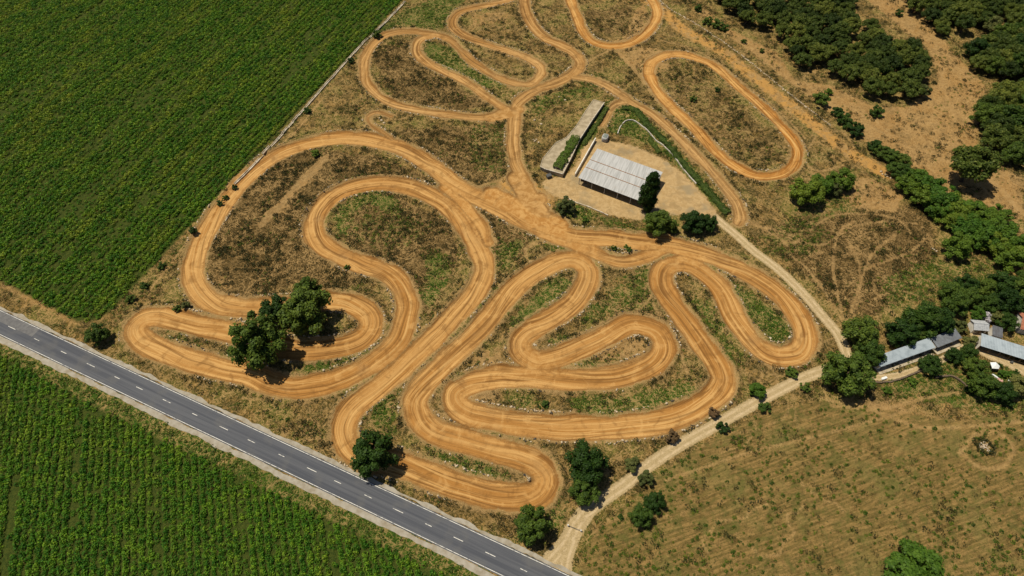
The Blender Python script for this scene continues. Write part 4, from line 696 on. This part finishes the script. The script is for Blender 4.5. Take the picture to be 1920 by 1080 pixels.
for s in (.3, Ls - .3):
    p = lp(s, Ws * .55); MB().box((p[0], p[1], 1.95), (.2, Ws * .85, 3.5), ux).obj('side_wall', M_WALL, sh)
p = lp(Ls * .5, Ws * .45); MB().box((p[0], p[1], 1.1), (Ls - 1.2, .2, 2.2), ux).obj('interior_shade_panel', M_INSHADE, sh)  # dark sheet painted as the shade behind the open front
for k, s in enumerate((3., 9., 15., 21.)):
    p = lp(s, Ws * .3); g_ = a0 + ux * s + uy * Ws * .28
    MB().box((0, 0, .6), (1.6, 1.2, 1.2), ux).box((.1, 0, 1.35), (1.2, .9, .3), ux).obj('crate', M_WOOD, loc=(g_[0], g_[1], 0.02), label=f'wooden crate stored inside the open shed, {["first", "second", "third", "fourth"][k]} from the platform side', cat='crate')
# parapet wall line at the platform side of the shed
mb = MB(); p0, p1 = GP((1082, 331)), GP((1120, 264)); dpp = p1 - p0
mb.box((0, 0, .8), (np.linalg.norm(dpp), .25, 1.6), dpp).box((0, 0, 1.65), (np.linalg.norm(dpp), .4, .1), dpp); pc = (p0 + p1) / 2 - np.array([.9, 0]); mb.obj('garden_wall', M_WALL, loc=(pc[0], pc[1], -.05), label='white wall beside the short end of the open shed', cat='wall')
# long narrow shed behind the round trees and the second farm shed
def lean_shed(FL, FR, BL, zf, zb, name, label, mat, open_front=False, nwin=0):
    f0, f1, b0 = GP(FL, zf), GP(FR, zf), GP(BL, zb); u = (f1 - f0); L = np.linalg.norm(u); u /= L; w = np.array([-u[1], u[0]]); W = max(3.0, (b0 - f0).dot(w)); c = f0 + u * L / 2 + w * W / 2
    o = link(name, None, loc=(c[0], c[1], 0), label=label, cat='shed'); sheet('roof', f0 - w * .3, u, w, L, W + .5, zf, zb, mat, o, c, .45)
    P = lambda s, t: f0 + u * s + w * t - c
    q = P(L / 2, W - .1); MB().box((q[0], q[1], zb / 2 - .12), (L - .3, .2, zb - .2), u).obj('back_wall', M_WALL, o)
    for s in (.25, L - .25):
        q = P(s, W / 2); MB().box((q[0], q[1], zf / 2 - .1), (.2, W - .5, zf - .15), u).obj('end_wall', M_WALL, o)
    if open_front:
        for s in np.linspace(.3, L - .3, 7):
            q = P(s, .2); MB().box((q[0], q[1], zf / 2 - .1), (.2, .2, zf - .1), u).obj('post', M_WOOD, o)
        q = P(L / 2, W * .6); MB().box((q[0], q[1], 1.0), (L - 1, .2, 2.0), u).obj('shade_panel', M_INSHADE, o)  # near-black panel stands in for shade under the roof
        q = P(L / 2, .2); MB().box((q[0], q[1], .5), (L - .8, .1, .18), u).obj('rail', M_WOOD, o)
    else:
        q = P(L / 2, .12); MB().box((q[0], q[1], zf / 2 - .12), (L - .3, .22, zf - .18), u).obj('front_wall', M_WALL, o)
        q = P(L / 2, -.95); MB().box((q[0], q[1], .08), (L - .2, 1.7, .2), u).obj('paving', M_CONC, o)
        for s in np.linspace(L * .08, L * .92, nwin):
            q = P(s, 0.0); MB().box((q[0], q[1], zf * .55), (1.0, .12, .8), u).obj('window', M_GLASS, o); MB().box((q[0], q[1] - .02, zf * .55 - .5), (1.2, .25, .1), u).obj('sill', M_CONC, o)
    return o
lean_shed((1649,687), (1753,650), (1662,669), 2.5, 3.1, 'long_shed', 'long narrow white shed with blue grey roof under the round trees', M_ROOFB, nwin=9)
lean_shed((1757,650), (1803,632), (1768,628), 2.4, 3.0, 'small_shed', 'short shed with dark grey roof continuing the long narrow shed', plain('slate_grey_sheet', (.17, .19, .22), (.12, .13, .15), .6, .6), nwin=3)
lean_shed((1839,647), (1960,685), (1842,626), 2.8, 3.4, 'farm_shed', 'open farm shed with light blue roof beside the garden', M_ROOFB, True)
lean_shed((1861,627), (1880,633), (1868,612), 2.6, 2.8, 'lean_to', 'small lean-to with dark grey roof behind the farm shed', plain('dark_roof_sheet', (.12, .13, .15), (.09, .09, .1), .8, .6))
def gable_house(px, yaw, L, W, h, rise, wall, roofm, name, label, tiles=False):
    c = GP(px); o = link(name, None, loc=(c[0], c[1], 0), label=label, cat='house'); o.rotation_euler = (0, 0, yaw)
    MB().prism([(-L / 2, -W / 2), (L / 2, -W / 2), (L / 2, W / 2), (-L / 2, W / 2)], 0, h).add([(-L / 2, -W / 2 + .01, h), (-L / 2, W / 2 - .01, h), (-L / 2, 0, h + rise), (L / 2, -W / 2 + .01, h), (L / 2, W / 2 - .01, h), (L / 2, 0, h + rise)], [(0, 2, 1), (3, 4, 5)]).obj('wall', wall, o)
    rf = link('roof', None, o)
    for s in (-1, 1):
        mb = MB(); v = []; e = .35; sl = rise / (W / 2)
        n = int(L / .3)
        for i in range(n + 1):
            x_ = -L / 2 - .3 + (L + .6) * i / n; b_ = .05 if i % 2 else 0
            v += [(x_, s * (W / 2 + e), h - e * sl + .08 + b_), (x_, 0, h + rise + .08 + b_), (x_, s * (W / 2 + e), h - e * sl - .04), (x_, 0, h + rise - .04)]
        f = []
        for i in range(n): a = 4 * i; f += [(a, a + 4, a + 5, a + 1), (a + 2, a + 3, a + 7, a + 6), (a, a + 2, a + 6, a + 4)]
        mb.add(v, f).obj('roof_slope', roofm, rf)
    MB().box((0, 0, h + rise + .1), (L + .6, .3, .12)).obj('ridge_cap', roofm, rf)
    for x_ in (-L * .22, L * .26): MB().box((x_, -W / 2 - .02, h * .55), (.9, .1, 1.1)).obj('window', M_GLASS, o); MB().box((x_, -W / 2 - .06, h * .55 - .62), (1.1, .2, .1)).obj('sill', M_CONC, o)
    MB().box((0.1, -W / 2 - .02, 1.0), (.9, .1, 2.0)).obj('door', M_WOOD, o)
    return o
gable_house((1829,617), R(-6), 4.2, 3.4, 2.4, .9, M_WALL, plain('light_grey_tiles', (.42, .44, .47), (.3, .32, .35), 1.5, .8), 'white_house', 'small white house with light grey roof and dark window')
gable_house((1928,616), R(-18), 8.5, 6.5, 3.0, 1.6, M_WALL, M_TILE, 'tiled_house', 'white house with terracotta roof among the dark trees')
# white blossom bush, canopy, garden things
plant('brown0', 1853, 595, 11, 'bush covered with white blossom beside the small white house', 'bush', None, 'flowering_bush')
for ch in bpy.data.objects:
    if ch.parent and ch.parent.name == 'flowering_bush' and ch.name.startswith('foliage'):
        ch.data = crown_mesh('foliage', 301, leaf('white_blossom', (.55, .52, .6), (.62, .6, .62), (.2, .2, .22), 3.0), 1, .75, .75, 'round', 26, 70, .13)
c = GP((1859, 691)); cp = link('canopy', None, loc=(c[0], c[1], 0), label='white canvas canopy on four posts beside the garden lawn', cat='canopy')
MB().add([(-1.35, -1.0, 1.9), (.6, -1.15, 1.9), (1.35, -.2, 1.95), (.75, 1.2, 2.0), (-1.1, 1.15, 2.0), (0, .1, 2.5), (-1.35, -1.0, 1.75), (.6, -1.15, 1.75), (1.35, -.2, 1.8), (.75, 1.2, 1.85), (-1.1, 1.15, 1.85)], [(0, 1, 5), (1, 2, 5), (2, 3, 5), (3, 4, 5), (4, 0, 5), (0, 6, 7, 1), (1, 7, 8, 2), (2, 8, 9, 3), (3, 9, 10, 4), (4, 10, 6, 0), (10, 9, 8, 7, 6)]).obj('canvas', M_WHITE, cp)
for q in ((-1.2, -.9), (.6, -1.0), (.7, 1.05), (-1., 1.05)): MB().tube([(q[0], q[1], 0), (q[0], q[1], 1.85)], .05, 6).obj('post', M_STEEL, cp)
def slab(px, L, W, H, yaw, name, label, cat, mat, n=10):
    c = GP(px); mb = MB(); pl = [(L / 2 * math.copysign(abs(math.cos(t)) ** .55, math.cos(t)), W / 2 * math.copysign(abs(math.sin(t)) ** .55, math.sin(t))) for t in np.linspace(0, 2 * math.pi, n * 2, endpoint=False)]
    mb.prism(pl, 0, H * .8); mb.prism([(a * .88, b * .85) for a, b in pl], H * .8, H); o = mb.obj(name, mat, loc=(c[0], c[1], .0 + float(hat(*c))), label=label, cat=cat); o.rotation_euler = (0, 0, yaw); return o
slab((1657,710), 2.0, .8, .7, R(20), 'water_trough', 'white stone water trough on the bank below the long shed', 'trough', M_WHITE)
slab((1865,706), 1.9, .5, .5, R(-50), 'garden_bench', 'curved white bench at the edge of the garden lawn', 'bench', M_WHITE)
slab((1875,712), 1.7, 1.1, .35, R(-35), 'paddling_pool', 'faded pink tub on the garden lawn', 'tub', M_PINK)
slab((1893,715), 1.2, .45, .45, R(-40), 'sun_bed', 'narrow white lounger on the garden lawn', 'lounger', M_WHITE)
slab((1903,707), 1.2, .7, .5, R(5), 'garden_table', 'pale oval table near the garden shrubs', 'table', M_WHITE)
slab((1896,656 + 24), .8, .7, .7, 0, 'planter', 'small round planter on the path before the farm shed', 'planter', M_DKGREY)
# tank next to the shed
c = GP((1134, 262)); tk = link('water_tank', None, loc=(c[0], c[1], 0), label='pale grey rounded water tank with dark lid beside the shed', cat='tank'); tk.rotation_euler = (0, 0, R(-22))
sup = lambda r1, r2, n=20: [(r1 * math.copysign(abs(math.cos(t)) ** .6, math.cos(t)), r2 * math.copysign(abs(math.sin(t)) ** .6, math.sin(t))) for t in np.linspace(0, 2 * math.pi, n, endpoint=False)]
def loft(rs, mat, name, parent):
    mb = MB(); n = 20; v = []
    for r1, r2, z in rs: v += [(a, b, z) for a, b in sup(r1, r2, n)]
    mb.add(v, [(i * n + j, i * n + (j + 1) % n, (i + 1) * n + (j + 1) % n, (i + 1) * n + j) for i in range(len(rs) - 1) for j in range(n)] + [tuple(range((len(rs) - 1) * n, len(rs) * n))]); return mb.obj(name, mat, parent, True)
loft([(1.25, 1.7, 0), (1.3, 1.75, .4), (1.35, 1.85, 1.4), (1.25, 1.7, 1.9), (1.05, 1.5, 2.05)], M_STEEL, 'body', tk); loft([(.85, 1.25, 2.04), (.85, 1.25, 2.12), (.75, 1.1, 2.16)], plain('tank_lid', (.2, .24, .22), None, 2), 'lid', tk)
for s in (-.5, .5): MB().box((0, s, 2.19), (1.5, .1, .08)).obj('rib', M_STEEL, tk)
c = GP((1029, 333)); bn = link('waste_bin', None, loc=(c[0], c[1], 0), label='dark grey waste container at the foot of the platform', cat='bin'); bn.rotation_euler = (0, 0, R(25))
MB().prism([(-.9, -.6), (.9, -.6), (.9, .6), (-.9, .6)], 0.1, 1.2).obj('body', M_DKGREY, bn); MB().add([(-1, -.7, 1.2), (1, -.7, 1.2), (1, .7, 1.4), (-1, .7, 1.4), (-1, -.7, 1.3), (1, -.7, 1.3), (1, .7, 1.55), (-1, .7, 1.55)], [(0, 3, 2, 1), (4, 5, 6, 7), (0, 1, 5, 4), (2, 3, 7, 6), (1, 2, 6, 5), (0, 4, 7, 3)]).obj('lid', M_DKGREY, bn)
# raised concrete platform with hedge
PZ = 1.7; DK = [(1113,187),(1133,193),(1112,223),(1088,260),(1081,274),(1074,290),(1055,327),(1023,318),(1013,313),(1018,297),(1042,268),(1062,258),(1080,237),(1100,205)]
pl = [GP(p, PZ) for p in DK]; pc = np.mean(pl, 0); pl = [p - pc for p in pl]
if sum(pl[i][0] * pl[(i + 1) % 14][1] - pl[(i + 1) % 14][0] * pl[i][1] for i in range(14)) < 0: plr = pl[::-1]
else: plr = pl
pf = link('concrete_platform', None, loc=(pc[0], pc[1], 0), label='long raised concrete platform with retaining wall and a hedge on it', cat='platform')
MB().prism([tuple(p) for p in plr], -.1, PZ).obj('deck', plain('deck_concrete', (.40, .335, .235), (.27, .22, .145), .5, .9), pf)
def parapet(idx, h, w, mat, nm):
    mb = MB()
    for a, b in zip(idx[:-1], idx[1:]):
        p, q = pl[a], pl[b]; d = q - p; m = (p + q) / 2; mb.box((m[0], m[1], PZ + h / 2 + .002), (np.linalg.norm(d) + w * .5, w, h), d)
    mb.obj(nm, mat, pf)
parapet([1, 2, 3, 4, 5, 6, 7, 8], .35, .3, plain('kerb_white', (.55, .5, .42), (.4, .35, .28), 1), 'parapet'); parapet([8, 9, 10, 11, 12, 13, 0, 1], .2, .25, M_CONC, 'kerb')
hedge('hedge', [(1045,318),(1058,295),(1068,279),(1078,258)], 3.9, 1.4, 'bright green box hedge growing on the raised platform', 6, leaf('box_leaves', (.06, .12, .015), (.085, .15, .02), (.12, .2, .03), .6), PZ)
# white irrigation channel along the field, pipe and low walls
def low_wall(name, px, w, h, mat, label, cat, groove=0.0, seg=2.0, wob=.15):
    q = ground_spline(px, step=seg); c = q.mean(0); o = link(name, None, loc=(c[0], c[1], 0), label=label, cat=cat); r = random.Random(len(px) * 7 + int(abs(c[0])))
    for i in range(len(q) - 1):
        if np.linalg.norm(q[i + 1] - q[i]) < .3: continue
        m = (q[i] + q[i + 1]) / 2 - c; d = q[i + 1] - q[i]; nn = np.array([-d[1], d[0]]) / np.linalg.norm(d); L_ = np.linalg.norm(d) - .06; m = m + nn * r.uniform(-wob, wob); hh = h * r.uniform(.8, 1.15); z0 = float(hat(*(m + c)))
        mb = MB()
        if groove:
            for s in (-1, 1): mb.box((m[0] + nn[0] * s * (w / 2 - .1), m[1] + nn[1] * s * (w / 2 - .1), z0 + hh / 2), (L_, .2, hh), d)
            mb.box((m[0], m[1], z0 + .1), (L_ - .02, w - .42, .2), d)
        else: mb.box((m[0], m[1], z0 + hh / 2 - .1), (L_, w, hh + .2), d)
        mb.obj('block', mat, o)
    return o
M_CHAN = plain('white_concrete', (.58, .52, .43), (.38, .31, .22), .5, .9)
low_wall('irrigation_channel', [(760,3),(720,45),(680,83),(640,127),(600,172),(560,217),(520,262),(480,305),(440,345)], 1.0, .5, M_CHAN, 'long white concrete irrigation channel along the edge of the green field', 'channel', .4, 4.0, .12)
low_wall('pipe_wall', [(1158,252),(1162,240),(1172,228),(1185,226),(1200,234),(1215,247),(1228,262),(1245,275),(1262,292),(1282,318),(1305,345)], .35, .5, plain('grey_white_render', (.55, .52, .48), (.4, .36, .3), 1), 'curved pale kerb wall between the gravel yard and hedge', 'wall', 0, 2.5, .05)
low_wall('field_wall', [(1632,716),(1665,717),(1700,706),(1728,694)], .5, .6, plain('dry_stone', (.16, .12, .08), (.09, .07, .05), 2), 'low dark stone wall under the white trough', 'wall', 0, 1.6, .08)
low_wall('curved_wall', [(1752,709),(1770,706),(1785,706),(1800,715),(1815,728)], .55, .7, plain('dry_stone_wall', (.15, .11, .07), (.09, .07, .05), 2), 'curved dark stone wall in the dry grass near the garden', 'wall', 0, 1.4, .08)
low_wall('yard_wall', [(1062,372),(1085,382),(1110,391),(1140,404)], .4, .4, M_CHAN, 'pale low wall along the lower side of the yard', 'wall', 0, 2.2, .05)
# chain barrier over the farm road entrance
p0, p1 = GP((1065, 986)), GP((1089, 996)); pc = (p0 + p1) / 2; ba = link('chain_barrier', None, loc=(pc[0], pc[1], float(hat(*pc))), label='two white posts with a dark chain across the farm road', cat='barrier')
for p in (p0, p1): q = p - pc; MB().box((q[0], q[1], .55), (.32, .32, 1.1)).add([(q[0] - .16, q[1] - .16, 1.1), (q[0] + .16, q[1] - .16, 1.1), (q[0] + .16, q[1] + .16, 1.1), (q[0] - .16, q[1] + .16, 1.1), (q[0], q[1], 1.25)], [(0, 1, 4), (1, 2, 4), (2, 3, 4), (3, 0, 4)]).obj('post', M_WHITE, ba)
d = p1 - p0; MB().tube([(p0[0] - pc[0] + d[0] * t, p0[1] - pc[1] + d[1] * t, .85 - 1.3 * t * (1 - t)) for t in np.linspace(0, 1, 9)], .06, 6).obj('chain', M_DKGREY, ba)
